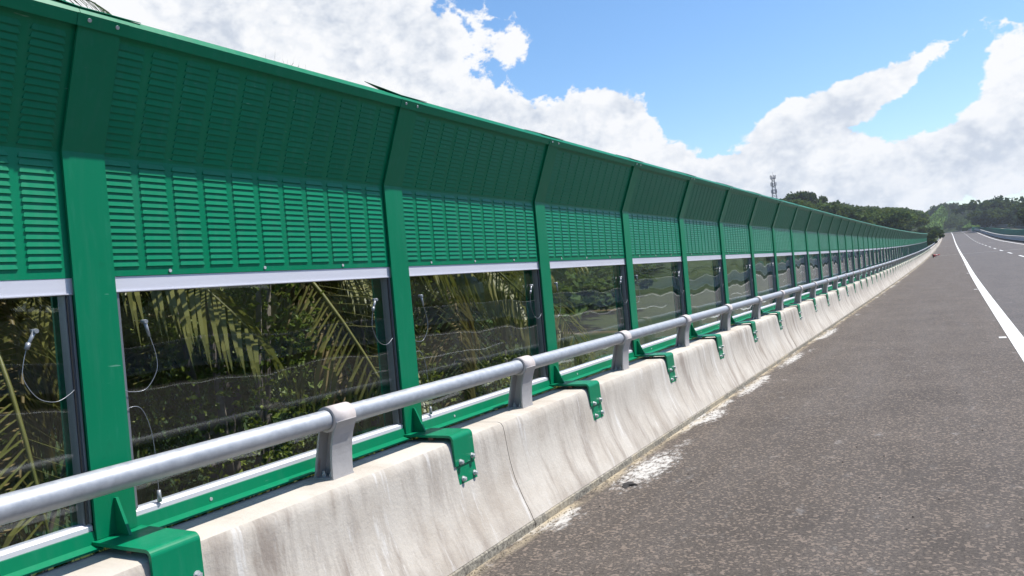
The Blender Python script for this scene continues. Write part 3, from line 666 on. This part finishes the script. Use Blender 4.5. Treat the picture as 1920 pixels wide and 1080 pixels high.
# bare verge, pale retaining wall at the foot of the right-hand trees
rw = tag(empty('retaining_wall', tuple(at_y(1880, 424, 330))), 'long low grey retaining wall with white coping below the big trees at right', 'wall')
wl = [at_y(px, py, y) for px, py, y in ((1838, 424.5, 420), (1860, 424, 390), (1890, 424, 360), (1920, 424.5, 335), (1960, 425, 305), (2040, 426, 260))]
mb = MB(); mc = MB()
for a, b in zip(wl[:-1], wl[1:]):
    for m_, z0, z1, th in ((mb, -3, .55, .4), (mc, .552, .75, .5)):
        q = [a+[0, 0, z0], b+[0, 0, z0], b+[0, 0, z1], a+[0, 0, z1]]
        m_.add(q+[p+np.array([0, th, 0]) for p in q], [(0, 1, 2, 3), (7, 6, 5, 4), (0, 4, 5, 1), (1, 5, 6, 2), (2, 6, 7, 3), (3, 7, 4, 0)])
obj('wall', mb.mesh('wall', MEDW), rw); obj('coping', mc.mesh('coping', MEDT), rw)
vg = [at_y(px, py, y) for px, py, y in ((1843, 428.6, 400), (1860, 430.3, 365), (1885, 432.8, 320), (1915, 432.6, 300), (1917, 430.0, 320), (1890, 428.5, 345), (1865, 427.4, 385), (1850, 427.2, 410))]
mb = MB(); mb.add([tuple(p) for p in vg]+[tuple(p-np.array([0, 0, 2.5])) for p in vg], [tuple(range(8))[::-1]]+[(i, (i+1) % 8, (i+1) % 8+8, i+8) for i in range(8)])
struct(obj('soil_verge', fix_normals(mb.mesh('soil_verge', BEIGE))))

# fallen cone by the parapet
cp_ = at(98.5, -1.95, .0)
cone = tag(empty('traffic_cone', tuple(cp_)), 'red traffic cone lying on its side at the foot of the parapet', 'traffic cone')
Mc = Matrix.Translation(Vector(cp_)+Vector((0, 0, .18))) @ Matrix.Rotation(R_(10), 4, 'Z') @ Matrix.Rotation(R_(82), 4, 'Y')
mb = MB(); mb.tube([(0, 0, .03), (0, 0, .22), (0, 0, .24)], [.15, .115, .112], 16); mb.tube([(0, 0, .46), (0, 0, .72)], [.075, .03], 16)
obj('cone_body', mb.mesh('cone_body', REDP), cone, Mc)
obj('reflective_band', MB().tube([(0, 0, .241), (0, 0, .459)], [.113, .076], 16).mesh('reflective_band', PINK), cone, Mc)
obj('cone_base', MB().box(-.19, .19, -.19, .19, -.02, .03).mesh('cone_base', DARK), cone, Mc)

# ------------------------------------------------------------------ vegetation
def leaf_quads(cent, size, n, nrm=None, aspect=.6, flat=.0):
    """n small leaf faces around the points cent (m,3)"""
    m = len(cent); idx = rng.integers(0, m, n); c = cent[idx]
    a = rng.normal(size=(n, 3)); a /= np.linalg.norm(a, axis=1)[:, None]
    b = rng.normal(size=(n, 3)); b[:, 2] += flat; b = np.cross(a, b); b /= np.linalg.norm(b, axis=1)[:, None]+1e-9
    s = size*rng.uniform(.6, 1.35, (n, 1)); a = a*s*.5; b = b*s*.5*aspect
    tip = rng.uniform(.15, .5, (n, 1))
    return np.stack([c-a, c+b*.9-a*.1, c+a, c-b*.9+a*tip*.2], axis=1), idx
def crown_quads(R, H, nclump, per, size, base=0.0, open_=.0):
    """clumps spread over an uneven ellipsoid shell"""
    out = []
    lobes = [(rng.normal(size=3)*np.array([R*.38, R*.38, H*.26]), rng.uniform(.45, .75)) for _ in range(6)]
    for i in range(nclump):
        c, f = lobes[i % 6]; d = rng.normal(size=3); d /= np.linalg.norm(d)
        if d[2] < -.35: d[2] *= -.6
        p = c + d*np.array([R*f, R*f, H*f*.5])*rng.uniform(.72, 1.0)
        pts = p + rng.normal(size=(per, 3))*np.array([R, R, H*.55])*.085
        q, _ = leaf_quads(pts, size, per, aspect=.75); out.append(q)
    V = np.concatenate(out); V[:, :, 2] += base + H*.5; return V
def trunk_mb(mb, h, r, lean=(0, 0), n=6, limbs=4, R=2.0):
    P = [Vector((lean[0]*t*t, lean[1]*t*t, h*t-.6*(t == 0))) for t in [i/n for i in range(n+1)]]
    mb.tube(P, [r*(1-.6*i/n) for i in range(n+1)], 7)
    for i in range(limbs):
        a = 2*math.pi*i/limbs+rng.uniform(0, 1); s = P[n-2]+(P[n-1]-P[n-2])*rng.uniform(0, 1); e = s+Vector((math.cos(a)*R*.6, math.sin(a)*R*.6, h*.3))
        mb.tube([s, (s+e)/2+Vector((0, 0, -.1*h*.2)), e], [r*.4, r*.28, r*.1], 5)
    return mb
TREES = []
for i in range(7):
    R = [3.2, 3.8, 2.7, 4.2, 3.0, 3.6, 2.4][i]; H = [6.0, 5.4, 6.8, 6.2, 5.0, 7.2, 6.0][i]; t = [2.6, 2.2, 3.0, 2.8, 2.0, 2.4, 3.2][i]
    V = crown_quads(R, H, 75, 24, .80, t-.8); tm = trunk_mb(MB(), t+H*.35, .20, (rng.uniform(-.4, .4), rng.uniform(-.4, .4)), R=R).mesh('trunk', BARK)
    TREES.append((V, tm, float(np.percentile(V[..., 2], 99.7))))
CROWNM = {}
def crown_mesh(i, mat):
    if (i, mat.name) not in CROWNM: CROWNM[(i, mat.name)] = quads_mesh('crown', TREES[i][0], mat)
    return CROWNM[(i, mat.name)]
def tree(name, label, x, y, ztop, i, mat, group=None, zb=None, wide=1.0):
    zb = ground_z(x, y)-.2 if zb is None else zb; s = (ztop-zb)/TREES[i][2]
    M = T(x, y, zb) @ Matrix.Rotation(rng.uniform(0, 6.28), 4, 'Z') @ Matrix.Diagonal((s*wide, s*wide, s, 1))
    e = obj(name, None, None, T(x, y, zb)); tag(e, label, 'tree', group)
    obj('crown', crown_mesh(i, mat), e, M); obj('trunk', TREES[i][1], e, M); return e
def px_tree(name, label, px, py, y, i, mat, wide=1.0, hgt=None, group=None):
    p = at_y(px, py, y); zb = None if hgt is None else p[2]-hgt
    return tree(name, label, p[0], p[1], p[2], i, mat, group, zb, wide)
# skyline trees one can tell apart
px_tree('broadleaf_tree', 'dark rounded tree rising just right of the lattice mast', 1482, 361, 236, 1, LEAF_DARK, 1.0)
px_tree('broadleaf_tree', 'dark leafy tree second right of the lattice mast, highest on the left skyline', 1506, 361, 240, 3, LEAF_DARK, .9)
px_tree('broadleaf_tree', 'thin pale open-crowned tree on the left skyline beside the dark trees', 1535, 362, 244, 6, LEAF_LIGHT, .75)
px_tree('broadleaf_tree', 'largest dark green tree of the right-hand clump beyond the median', 1868, 371, 380, 3, LEAF_DARK, 1.25, 15.5)
px_tree('broadleaf_tree', 'dark tree leaning over the gap with the blue mountain', 1849, 376, 395, 5, LEAF_DARK, 1.15, 14)
px_tree('broadleaf_tree', 'dark tree standing left of the utility pole at far right', 1888, 373, 372, 1, LEAF_DARK, 1.3, 14)
px_tree('broadleaf_tree', 'dark tree at the right picture edge, right of the utility pole', 1917, 371, 340, 3, LEAF_DARK, 1.1, 14)
px_tree('broadleaf_tree', 'paler tree low at the right picture edge above the retaining wall', 1906, 392, 350, 4, LEAF_TREE, 1.2, 9)
px_tree('broadleaf_tree', 'dark tree crowning the grassy cut slope beyond the end of the road', 1776, 381, 560, 1, LEAF_DARK, .95)
px_tree('broadleaf_tree', 'small open tree on the left brow of the grassy cut slope', 1752, 386, 545, 6, LEAF_TREE, .9)
px_tree('broadleaf_tree', 'dark tree on the knoll right of the grassy cut slope', 1795, 386, 565, 3, LEAF_DARK, 1.0)
px_tree('broadleaf_tree', 'rounded tree at the right end of the knoll above the bend', 1818, 392, 560, 0, LEAF_TREE, 1.1)
px_tree('broadleaf_tree', 'dark bushy tree beside the far end of the noise barrier', 1728, 434, 170, 4, LEAF_DARK, 1.0, 5)
px_tree('broadleaf_tree', 'dark bushy tree left of the parapet just before the crest', 1740, 425, 250, 1, LEAF_DARK, 1.0, 6)
def mass(name, label, cat, items, mat, hmax=9.0):
    """one far wood that reads as a single mass"""
    out = []
    for (x, y, ztop, i, wide) in items:
        zb = max(ground_z(x, y)-.2, ztop-hmax); h = max(ztop-zb, 3.5); s = h/TREES[i][2]; a = rng.uniform(0, 6.28); c, sn = math.cos(a), math.sin(a)
        V = TREES[i][0]; sub = V[rng.random(len(V)) < .8].copy()
        X = sub[..., 0]*c-sub[..., 1]*sn; Y = sub[..., 0]*sn+sub[..., 1]*c
        out.append(np.stack([X*s*wide+x, Y*s*wide+y, sub[..., 2]*s*(ztop-zb)/h+zb], -1))
    V = np.concatenate(out); o = obj(name, quads_mesh(name, V, mat)); tag(o, label, cat); o['kind'] = 'stuff'; return o
SKY = [(1440, 378), (1470, 372), (1500, 372), (1540, 378), (1570, 383), (1600, 385), (1640, 388), (1670, 389), (1700, 394), (1730, 398), (1745, 404), (1765, 420)]
def skyline(px): return float(np.interp(px, [a for a, b in SKY], [b for a, b in SKY]))
def hill_items(n, pal):
    it = []
    while len(it) < n:
        px = rng.uniform(1380, 1742); y = rng.uniform(175, 440)
        if at_y(px, 400, y)[0] > -10.5: continue
        top = skyline(px) + abs(rng.normal())*12*max(.06, (440-y)/230) + rng.uniform(0, 4)
        p = at_y(px, top, y); it.append((p[0], p[1], p[2], int(rng.integers(0, 7)), rng.uniform(.85, 1.25)))
    return it
mass('hillside_wood', 'mixed green wood covering the hillside behind the noise barrier', 'wood', hill_items(230, 0), LEAF_TREE)
mass('hillside_wood', 'darker trees scattered through the wood on the left hillside', 'wood', hill_items(70, 1), LEAF_DARK)
mass('hillside_wood', 'paler green trees scattered through the wood on the left hillside', 'wood', hill_items(90, 2), LEAF_LIGHT)
KSK = [(1736, 413), (1748, 395), (1764, 385), (1778, 381), (1798, 388), (1820, 393), (1845, 396)]
def knoll_items(n):
    it = []
    for _ in range(n):
        px = rng.uniform(1738, 1848); sky_ = float(np.interp(px, [a for a, b in KSK], [b for a, b in KSK]))
        if px < 1774: y = rng.uniform(545, 620); py = sky_+rng.uniform(0, 3)
        else: y = rng.uniform(480, 610); py = sky_ + (610-y)/130*32*rng.uniform(.75, 1.1) + rng.uniform(0, 3)
        p = at_y(px, py, y); it.append((p[0], p[1], p[2], int(rng.integers(0, 7)), 1.15))
    return it
mass('knoll_wood', 'bluish green wood covering the knoll beyond the end of the road', 'wood', knoll_items(150), LEAF_TREE)
def right_items(n):
    it = []
    for _ in range(n):
        px = rng.uniform(1836, 2300); y = rng.uniform(345, 430) if px < 1930 else rng.uniform(230, 400)
        x = at_y(px, 400, y)[0]; b = at_y(px, 425, y)[2]; it.append((x, y, b+rng.uniform(5, 10), int(rng.integers(0, 7)), 1.2))
    return it
mass('right_wood', 'dense dark undergrowth and trees behind the retaining wall at right', 'wood', right_items(90), LEAF_DARK)
# wood on the right of the far carriageway (mirrored in the panes) and across the field on the left
it = [(rng.uniform(34, 75), rng.uniform(-30, 260), 0, int(rng.integers(0, 7)), 1.2) for _ in range(150)]
mass('roadside_wood', 'wood beyond the far carriageway, seen mirrored in the clear panes', 'wood', [(x, y, ground_z(x, y)+rng.uniform(8, 14), i, w) for x, y, _, i, w in it], LEAF_DARK)
it = []
for _ in range(240):
    y = rng.uniform(28, 190); x = -15-y*.26-abs(rng.normal())*13; it.append((x, y, ground_z(x, y)+rng.uniform(4.5, 8.5), int(rng.integers(0, 7)), 1.35))
mass('valley_wood', 'wood across the field, seen through the clear panes', 'wood', it, LEAF_TREE)

# coconut palms close behind the barrier
def frond_mesh(L, droop, mat, n=60, width=.75, seedv=0):
    r = np.random.default_rng(seedv); mb = MB(); P = []; N = 12
    for i in range(N+1):
        t = i/N; P.append(Vector((L*(t-.16*droop*t*t), 0, L*(.42*t-.62*droop*t*t))))
    mb.tube(P, [.028*(1-.85*i/N)+.003 for i in range(N+1)], 5)
    for side in (-1, 1):
        for i in range(n):
            t = .14+.86*(i+r.uniform(-.2, .2))/n; t = min(max(t, .1), .995); f = t*N; j = min(int(f), N-1); o = P[j].lerp(P[j+1], f-j); tan = (P[j+1]-P[j]).normalized()
            ln = L*.26*math.sin(math.pi*min(.12+t*.80, 1))**.7*r.uniform(.85, 1.1)*width/.75
            d = (tan*r.uniform(.35, .65)+Vector((0, side, 0))*1.0+Vector((0, 0, r.uniform(-.25, .2)))).normalized()
            w = .015*r.uniform(.8, 1.2); s2 = d.cross(Vector((0, 0, 1))).normalized()*w
            a = o; b = o+d*ln*.45+Vector((0, 0, -.08*ln)); c = o+d*ln*.8+Vector((0, 0, -.38*ln)); e = o+d*ln*.92+Vector((0, 0, -.66*ln))
            mb.add([a-s2*.5, a+s2*.5, b-s2, b+s2, c-s2*.7, c+s2*.7, e], [(0, 1, 3, 2), (2, 3, 5, 4), (4, 5, 6)], 0)
    return mb.mesh('frond', mat)
FR = [frond_mesh(2.6, d, LEAF_PALM, seedv=i) for i, d in enumerate((.7, .95, 1.25, 1.55, 1.8, 2.1))]
FD = [frond_mesh(2.2, 1.5, LEAF_DEAD, seedv=20), frond_mesh(2.4, 1.7, LEAF_DEAD, seedv=21)]
PALMS = []
def palm(label, x, y, zc, n, scale, seedv, aim=None):
    r = np.random.default_rng(seedv); zb = ground_z(x, y)-.3; root = tag(empty('coconut_palm', (x, y, zb)), label, 'palm tree', 'palms close behind the noise barrier'); PALMS.append(root)
    h = zc-zb; mb = MB(); m = 16
    mb.tube([Vector((x+.25*math.sin(i/m*2), y, zb+h*i/m)) for i in range(m+1)], [.17-.05*i/m+(.012 if i % 2 else 0) for i in range(m+1)], 9); obj('trunk', mb.mesh('trunk', BARK), root)
    cx = x+.25*math.sin(2)
    for i in range(n):
        a = i*2.39996+r.uniform(-.2, .2); tier = i/n
        el = R_(36-60*tier+r.uniform(-8, 8))
        me = FR[min(5, max(0, int(tier*5.2+r.uniform(-.8, .9))))] if tier < .9 else FD[i % 2]
        M = T(cx, y, zc) @ Matrix.Rotation(a, 4, 'Z') @ Matrix.Rotation(-el*.55, 4, 'Y') @ Matrix.Rotation(r.uniform(-.5, .5), 4, 'X') @ Matrix.Scale(scale*r.uniform(.85, 1.15), 4)
        obj('frond', me, root, M)
palm('coconut palm with arching fronds behind the nearest full pane', -5.9, 4.7, 2.15, 22, 1.0, 1)
palm('coconut palm seen through the partly cut pane at the left picture edge', -6.0, 2.3, 2.0, 22, 1.0, 2)
palm('coconut palm whose fronds hang at the right side of the nearest full pane', -6.3, 7.4, 2.2, 22, 1.0, 3)
palm('palm with drooping pale fronds behind the second full pane', -7.6, 11.2, 2.0, 20, 1.0, 4)
palm('tall palm whose frond tips show above the barrier at the top left corner', -8.2, 1.6, 3.3, 14, .8, 5)
def frond_curve(root, pts, ln0, hang, mat, seedv, n=110, rad=.013):
    # a single frond along its own midrib
    r = np.random.default_rng(seedv); P = spline(pts, 6); mb = MB(); N = len(P)-1; mb.tube(P, [rad*(1-.8*i/N)+.002 for i in range(N+1)], 5)
    for side in (-1, 1):
        for i in range(n):
            f = (.02+.97*(i+r.uniform(-.3, .3))/n)*N; f = min(max(f, 0), N-.01); j = int(f); o = P[j].lerp(P[j+1], f-j); tan = (P[j+1]-P[j]).normalized()
            sd = tan.cross(Vector((0, 0, 1))); sd = sd.normalized() if sd.length > .1 else Vector((1, 0, 0))
            ln = ln0*(1-.55*(f/N)**2)*r.uniform(.8, 1.1); d = (tan*r.uniform(.5, .8)+sd*side*r.uniform(.3, .6)+Vector((0, 0, -.25*hang))).normalized()
            w = .0055*r.uniform(.8, 1.25); s2 = d.cross(Vector((.8, -.3, .4))).normalized()*w; g = Vector((0, 0, -1))*ln*hang
            a, b, c, e = o, o+d*ln*.35+g*.10, o+d*ln*.55+g*.42, o+d*ln*.62+g*.85
            mb.add([a-s2*.5, a+s2*.5, b-s2, b+s2, c-s2*.75, c+s2*.75, e], [(0, 1, 3, 2), (2, 3, 5, 4), (4, 5, 6)], 0)
    obj('frond', mb.mesh('frond', mat), root)
def at_x(px, py, x):
    d = bearing(px, py); return EYE + d*(x/d[0])
def fpts(L): return [Vector(at_x(*q)) for q in L]
frond_curve(PALMS[0], fpts([(205, 500, -5.6), (270, 540, -5.2), (325, 585, -5.0), (365, 640, -4.9), (400, 705, -4.85)]), .62, .9, LEAF_PALM, 31)
frond_curve(PALMS[0], fpts([(190, 470, -5.6), (225, 560, -5.3), (235, 640, -5.2), (232, 720, -5.2)]), .50, .8, LEAF_PALM, 32)
frond_curve(PALMS[0], fpts([(330, 470, -6.0), (320, 530, -5.6), (345, 570, -5.4), (400, 560, -5.2), (470, 575, -5.1)]), .45, .7, LEAF_PALM, 33, 80)
frond_curve(PALMS[2], fpts([(430, 520, -6.2), (520, 522, -5.7), (590, 535, -5.4), (640, 580, -5.2), (675, 640, -5.1), (700, 735, -5.0)]), .55, .85, LEAF_PALM, 34, 150)
frond_curve(PALMS[2], fpts([(560, 480, -6.2), (640, 530, -6.0), (680, 570, -5.9), (705, 660, -5.8)]), .55, .8, LEAF_PALM, 35)
frond_curve(PALMS[2], fpts([(470, 500, -6.6), (455, 600, -6.4), (438, 700, -6.3), (415, 800, -6.3)]), .40, .35, LEAF_DEAD, 36, 40, .05)
frond_curve(PALMS[1], fpts([(20, 520, -5.2), (45, 620, -5.0), (60, 720, -4.9), (40, 860, -4.9)]), .55, .8, LEAF_PALM, 37)
frond_curve(PALMS[1], fpts([(100, 500, -5.4), (95, 600, -5.2), (75, 700, -5.2), (50, 800, -5.2)]), .5, .7, LEAF_PALM, 38)
frond_curve(PALMS[1], fpts([(0, 640, -5.3), (10, 760, -5.1), (25, 860, -5.0), (20, 960, -5.0)]), .5, .7, LEAF_DEAD, 39)
frond_curve(PALMS[3], fpts([(780, 530, -7.0), (830, 545, -6.8), (860, 580, -6.7), (880, 640, -6.6), (890, 700, -6.6)]), .6, .9, LEAF_PALM, 40)
frond_curve(PALMS[3], fpts([(770, 560, -6.4), (795, 590, -6.3), (810, 650, -6.3)]), .5, .9, LEAF_PALM, 41, 60)
frond_curve(PALMS[3], fpts([(850, 520, -7.6), (910, 550, -7.5), (940, 590, -7.4), (950, 640, -7.4)]), .6, .9, LEAF_PALM, 42)
frond_curve(PALMS[4], fpts([(-60, -20, -7.6), (20, -28, -7.3), (90, -18, -7.1), (160, -2, -7.0), (205, 24, -6.9)]), .50, .55, LEAF_DARK, 43, 26)
frond_curve(PALMS[2], fpts([(480, 132, -7.4), (520, 134, -7.2), (560, 146, -7.1), (600, 160, -7.0)]), .30, -.75, LEAF_DARK, 44, 8)
def shrub(label, x, y, r, h, n, size, mat, zb=None, seedv=0):
    zb = ground_z(x, y)-.2 if zb is None else zb; root = tag(empty('leafy_shrub', (x, y, zb)), label, 'shrub', 'shrubs close behind the noise barrier')
    m = max(40, n//30); c = rng.normal(size=(m, 3)); c /= np.linalg.norm(c, axis=1)[:, None]; c *= rng.uniform(.55, 1, (m, 1)); c[:, 2] = np.abs(c[:, 2])**.7
    c = c*np.array([r, r*1.25, h])+np.array([x, y, zb]); pts = np.repeat(c, 8, 0)+rng.normal(size=(m*8, 3))*.13
    q, _ = leaf_quads(pts, size, n, aspect=.62); obj('foliage', quads_mesh('foliage', q, mat), root)
    mb = MB()
    for i in range(5):
        a = i*1.3; mb.tube([(x, y, zb), (x+math.cos(a)*r*.35, y+math.sin(a)*r*.35, zb+h*.5), (x+math.cos(a)*r*.6, y+math.sin(a)*r*.6, zb+h*.85)], [.05, .03, .012], 5)
    obj('stems', mb.mesh('stems', BARK), root)
shrub('bright green leafy shrub low behind the nearest full pane', -4.35, 3.7, .62, 3.9, 15000, .052, LEAF_SHR)
shrub('leafy shrub at the lower right behind the nearest full pane', -5.0, 6.0, .8, 3.2, 9000, .060, LEAF_SHR)
shrub('leafy shrub behind the partly cut pane at the left edge', -5.0, 1.9, .8, 2.8, 6500, .062, LEAF_SHR)
shrub('dark shrub deep behind the nearest full pane', -9.5, 9.0, 2.2, 5.0, 5200, .16, LEAF_DARK)
shrub('dark shrub deep behind the left edge pane', -9.5, 4.4, 2.2, 5.2, 5200, .16, LEAF_DARK)
shrub('dark shrub behind the second full pane', -10.5, 14.0, 2.4, 4.8, 5200, .16, LEAF_DARK)
shrub('low green shrub under the second full pane', -6.4, 11.0, 1.3, 2.9, 8000, .08, LEAF_SHR)
shrub('low green shrub under the third full pane', -8.0, 17.0, 1.8, 2.4, 8000, .10, LEAF_SHR)
shrub('dark tall shrub behind the palms on the left', -13, 7, 2.8, 6.2, 5000, .22, LEAF_DARK)
shrub('dark tall shrub behind the palms in the middle', -14, 13.0, 2.8, 6.0, 5000, .22, LEAF_DARK)
shrub('dark tall shrub at the field edge', -17, 21.0, 3.0, 5.4, 5000, .24, LEAF_TREE)
# weeds growing up behind the parapet, seen in the slit under the barrier
n = 5200; cy_ = rng.uniform(-2, 26, n); base = np.stack([-3.22-np.abs(rng.normal(size=n))*.12, cy_, .30+rng.uniform(0, .26, n)], 1)
q, _ = leaf_quads(base, .06, n, aspect=.5); o = obj('weeds', quads_mesh('weeds', q, LEAF_SHR)); tag(o, 'weeds growing in the slit between parapet and barrier', 'weeds'); o['kind'] = 'stuff'

# grassy cut slopes at the bend
def slope(label, corners, nblade, name='grass_slope'):
    P = np.array([at_y(*c) for c in corners]); n = nblade; u = rng.random((n, 1)); v = rng.random((n, 1))
    B = P[0]*(1-u)*(1-v)+P[1]*u*(1-v)+P[2]*u*v+P[3]*(1-u)*v
    q, _ = leaf_quads(B+rng.normal(size=(n, 3))*.25, 1.1, n, aspect=.5, flat=1.0)
    mb = MB(); mb.add([tuple(p) for p in P]+[tuple(p+np.array([0, 6, -3])) for p in P], [(0, 1, 2, 3), (7, 6, 5, 4), (0, 4, 5, 1), (1, 5, 6, 2), (2, 6, 7, 3), (3, 7, 4, 0)])
    o = obj(name, fix_normals(mb.mesh(name, GRASS))); struct(o); g = obj('grass', quads_mesh('grass', q, GRASS), o); g['kind'] = 'stuff'
slope('', [(1720, 430, 470), (1765, 430, 475), (1777, 398, 505), (1767, 384, 510)], 1200)
slope('', [(1803, 427, 462), (1843, 424, 462), (1843, 410, 480), (1829, 411, 480)], 500)
# teal sheet among the trees
mb = MB(); a = [at_y(*c) for c in ((1824, 412, 452), (1835, 412, 452), (1834, 399, 455), (1826, 398, 455))]
mb.add([tuple(p) for p in a]+[tuple(p+np.array([0, .3, 0])) for p in a], [(0, 1, 2, 3), (7, 6, 5, 4), (0, 4, 5, 1), (1, 5, 6, 2), (2, 6, 7, 3), (3, 7, 4, 0)])
tag(obj('teal_sheet', mb.mesh('teal_sheet', m_plain('teal_sheet', (.03, .13, .14), .8, 0, .3, .3))), 'small teal sheet among the trees left of the right-hand clump', 'sheet')

# ------------------------------------------------------------------ mast, pole, mountain
def lattice():
    top = at_y(1449, 331, 300); base = at_y(1449, 420, 300); x, y, zt = top; zb = ground_z(x, y)-1; x = top[0]
    root = tag(empty('lattice_mast', (x, y, zb)), 'grey lattice telecom mast with antenna platforms on the left skyline', 'mast')
    H = zt-zb; mb = MB(); br = MB()
    def half(z): return .34+.95*max(0, (zt-z)/H)
    zs = [zb+H*i/16 for i in range(17)]
    for sx in (-1, 1):
        for sy in (-1, 1): obj('leg', MB().tube([(x+sx*half(z), y+sy*half(z), z) for z in zs], .07, 5).mesh('leg', STEELD), root)
    for i in range(16):
        a, b = half(zs[i]), half(zs[i+1])
        for (u, v) in (((-1, -1), (1, -1)), ((1, -1), (1, 1)), ((1, 1), (-1, 1)), ((-1, 1), (-1, -1))):
            br.tube([(x+u[0]*a, y+u[1]*a, zs[i]), (x+v[0]*b, y+v[1]*b, zs[i+1])], .035, 4); br.tube([(x+v[0]*a, y+v[1]*a, zs[i]), (x+u[0]*b, y+u[1]*b, zs[i+1])], .035, 4)
    obj('bracing', br.mesh('bracing', STEELD), root)
    for dz in (.9, 3.5, 6.2):
        z = zt-dz; pl = obj('platform', MB().box(x-.8, x+.8, y-.8, y+.8, z-.08, z+.05).mesh('platform', STEELD), root)
        for i in range(6):
            a = i*math.pi/3; obj('antenna', MB().box(x+math.cos(a)*.95-.09, x+math.cos(a)*.95+.09, y+math.sin(a)*1.0-.1, y+math.sin(a)*1.0+.1, z+.08, z+1.35).mesh('antenna', STEELD), pl)
    obj('spike', MB().tube([(x, y, zt-1), (x, y, zt+1.6)], .05, 5).mesh('spike', STEELD), root)
lattice()
p = at_y(1898, 370.5, 420); root = tag(empty('utility_pole', (p[0], p[1], p[2]-14)), 'thin utility pole with crossarm above the right-hand trees', 'utility pole')
obj('pole', MB().tube([(p[0], p[1], p[2]-14), (p[0], p[1], p[2])], [.22, .14], 8).mesh('pole', STEELD), root)
obj('crossarm', MB().box(p[0]-2.1, p[0]+.9, p[1]-.1, p[1]+.1, p[2]-.35, p[2]-.12).mesh('crossarm', STEELD), root)
for dx in (-2.0, -1.2, .8): obj('insulator', MB().tube([(p[0]+dx, p[1], p[2]-.12), (p[0]+dx, p[1], p[2]+.3)], .09, 6).mesh('insulator', STEELD), root)
# far mountain
pk = at_y(1836, 384, 1150); V = []; F = []; n = 24
for j in range(n+1):
    for i in range(n+1):
        u, v = i/n*2-1, j/n*2-1; r = math.hypot(u, v); hgt = max(0, 1-r)**1.2*(1+.12*math.sin(u*9+v*5)+.1*math.sin(v*13-u*4))
        V.append((pk[0]+u*260+60, pk[1]+v*260+40, hgt*(pk[2]+6)-4))
for j in range(n):
    for i in range(n): a = j*(n+1)+i; F.append((a, a+1, a+n+2, a+n+1))
struct(obj('far_mountain', MB().add(V, F, 0, True).mesh('far_mountain', MTN)))

# ------------------------------------------------------------------ air
mh = bpy.data.materials.new('haze_air'); mh.use_nodes = True; mh.node_tree.nodes.clear()
pv = mh.node_tree.nodes.new('ShaderNodeVolumePrincipled'); pv.inputs['Color'].default_value = (.80, .88, .97, 1); pv.inputs['Density'].default_value = .00028; pv.inputs['Anisotropy'].default_value = .25
ho = mh.node_tree.nodes.new('ShaderNodeOutputMaterial'); mh.node_tree.links.new(pv.outputs[0], ho.inputs['Volume'])
hz = obj('haze', MB().box(-1500, 1500, -950, 1530, -14, 82).mesh('haze', mh)); hz['kind'] = 'stuff'; hz['label'] = 'thin pale haze in the air over the whole valley'; hz['category'] = 'haze'
# ------------------------------------------------------------------ grit in the gutter and crumbs on the shoulder
def grit(name, label, n, gen, size, mat):
    base = np.array([(1, 0, 0), (-1, 0, 0), (0, 1, 0), (0, -1, 0), (0, 0, .7), (0, 0, -.7)]); tri = [(0, 2, 4), (2, 1, 4), (1, 3, 4), (3, 0, 4), (2, 0, 5), (1, 2, 5), (3, 1, 5), (0, 3, 5)]
    mb = MB()
    for _ in range(n):
        l, s0 = gen(); p = at(s0, l, 0); k = size*rng.uniform(.5, 1.5); a = rng.uniform(0, 6.28); m = np.array([[math.cos(a), -math.sin(a), 0], [math.sin(a), math.cos(a), 0], [0, 0, 1]])
        mb.add([p+m@(v*rng.uniform(.6, 1.2, 3)*k)+np.array([0, 0, k*.3]) for v in base], tri)
    o = obj(name, mb.mesh(name, mat)); tag(o, label, 'grit'); o['kind'] = 'stuff'
grit('gutter_grit', 'sandy grit and small stones lying along the foot of the parapet', 1400, lambda: (-2.475+abs(rng.normal())*.05, 2+rng.random()**1.6*32), .006, m_plain('grit_stone', (.26, .22, .16), .95, 0, .5, 60))
grit('road_crumbs', 'dark crumbs of stone scattered over the road shoulder', 130, lambda: (rng.uniform(-2.3, .6), 3+rng.random()**1.5*26), .007, m_plain('crumb_stone', (.07, .06, .055), .95, 0, .4, 60))
# clump of asphalt by the cement spill
lp = at(5.52, -2.26, 0); V = []; F = []
for j in range(5):
    for i in range(9):
        a = i/9*2*math.pi; ph = j/4*math.pi/2; q = .055*(1+.35*math.sin(a*3+j)+.2*math.cos(a*5)); V.append((lp[0]+math.cos(a)*math.cos(ph)*q, lp[1]+math.sin(a)*math.cos(ph)*q*1.3, lp[2]+math.sin(ph)*.022-.002))
for j in range(4):
    for i in range(9): F.append((j*9+i, j*9+(i+1) % 9, (j+1)*9+(i+1) % 9, (j+1)*9+i))
tag(obj('asphalt_clump', MB().add(V, F).mesh('asphalt_clump', m_plain('loose_asphalt', (.035, .032, .03), .95, 0, .4, 80))), 'small dark clump of loose asphalt in the white spill by the parapet', 'debris')
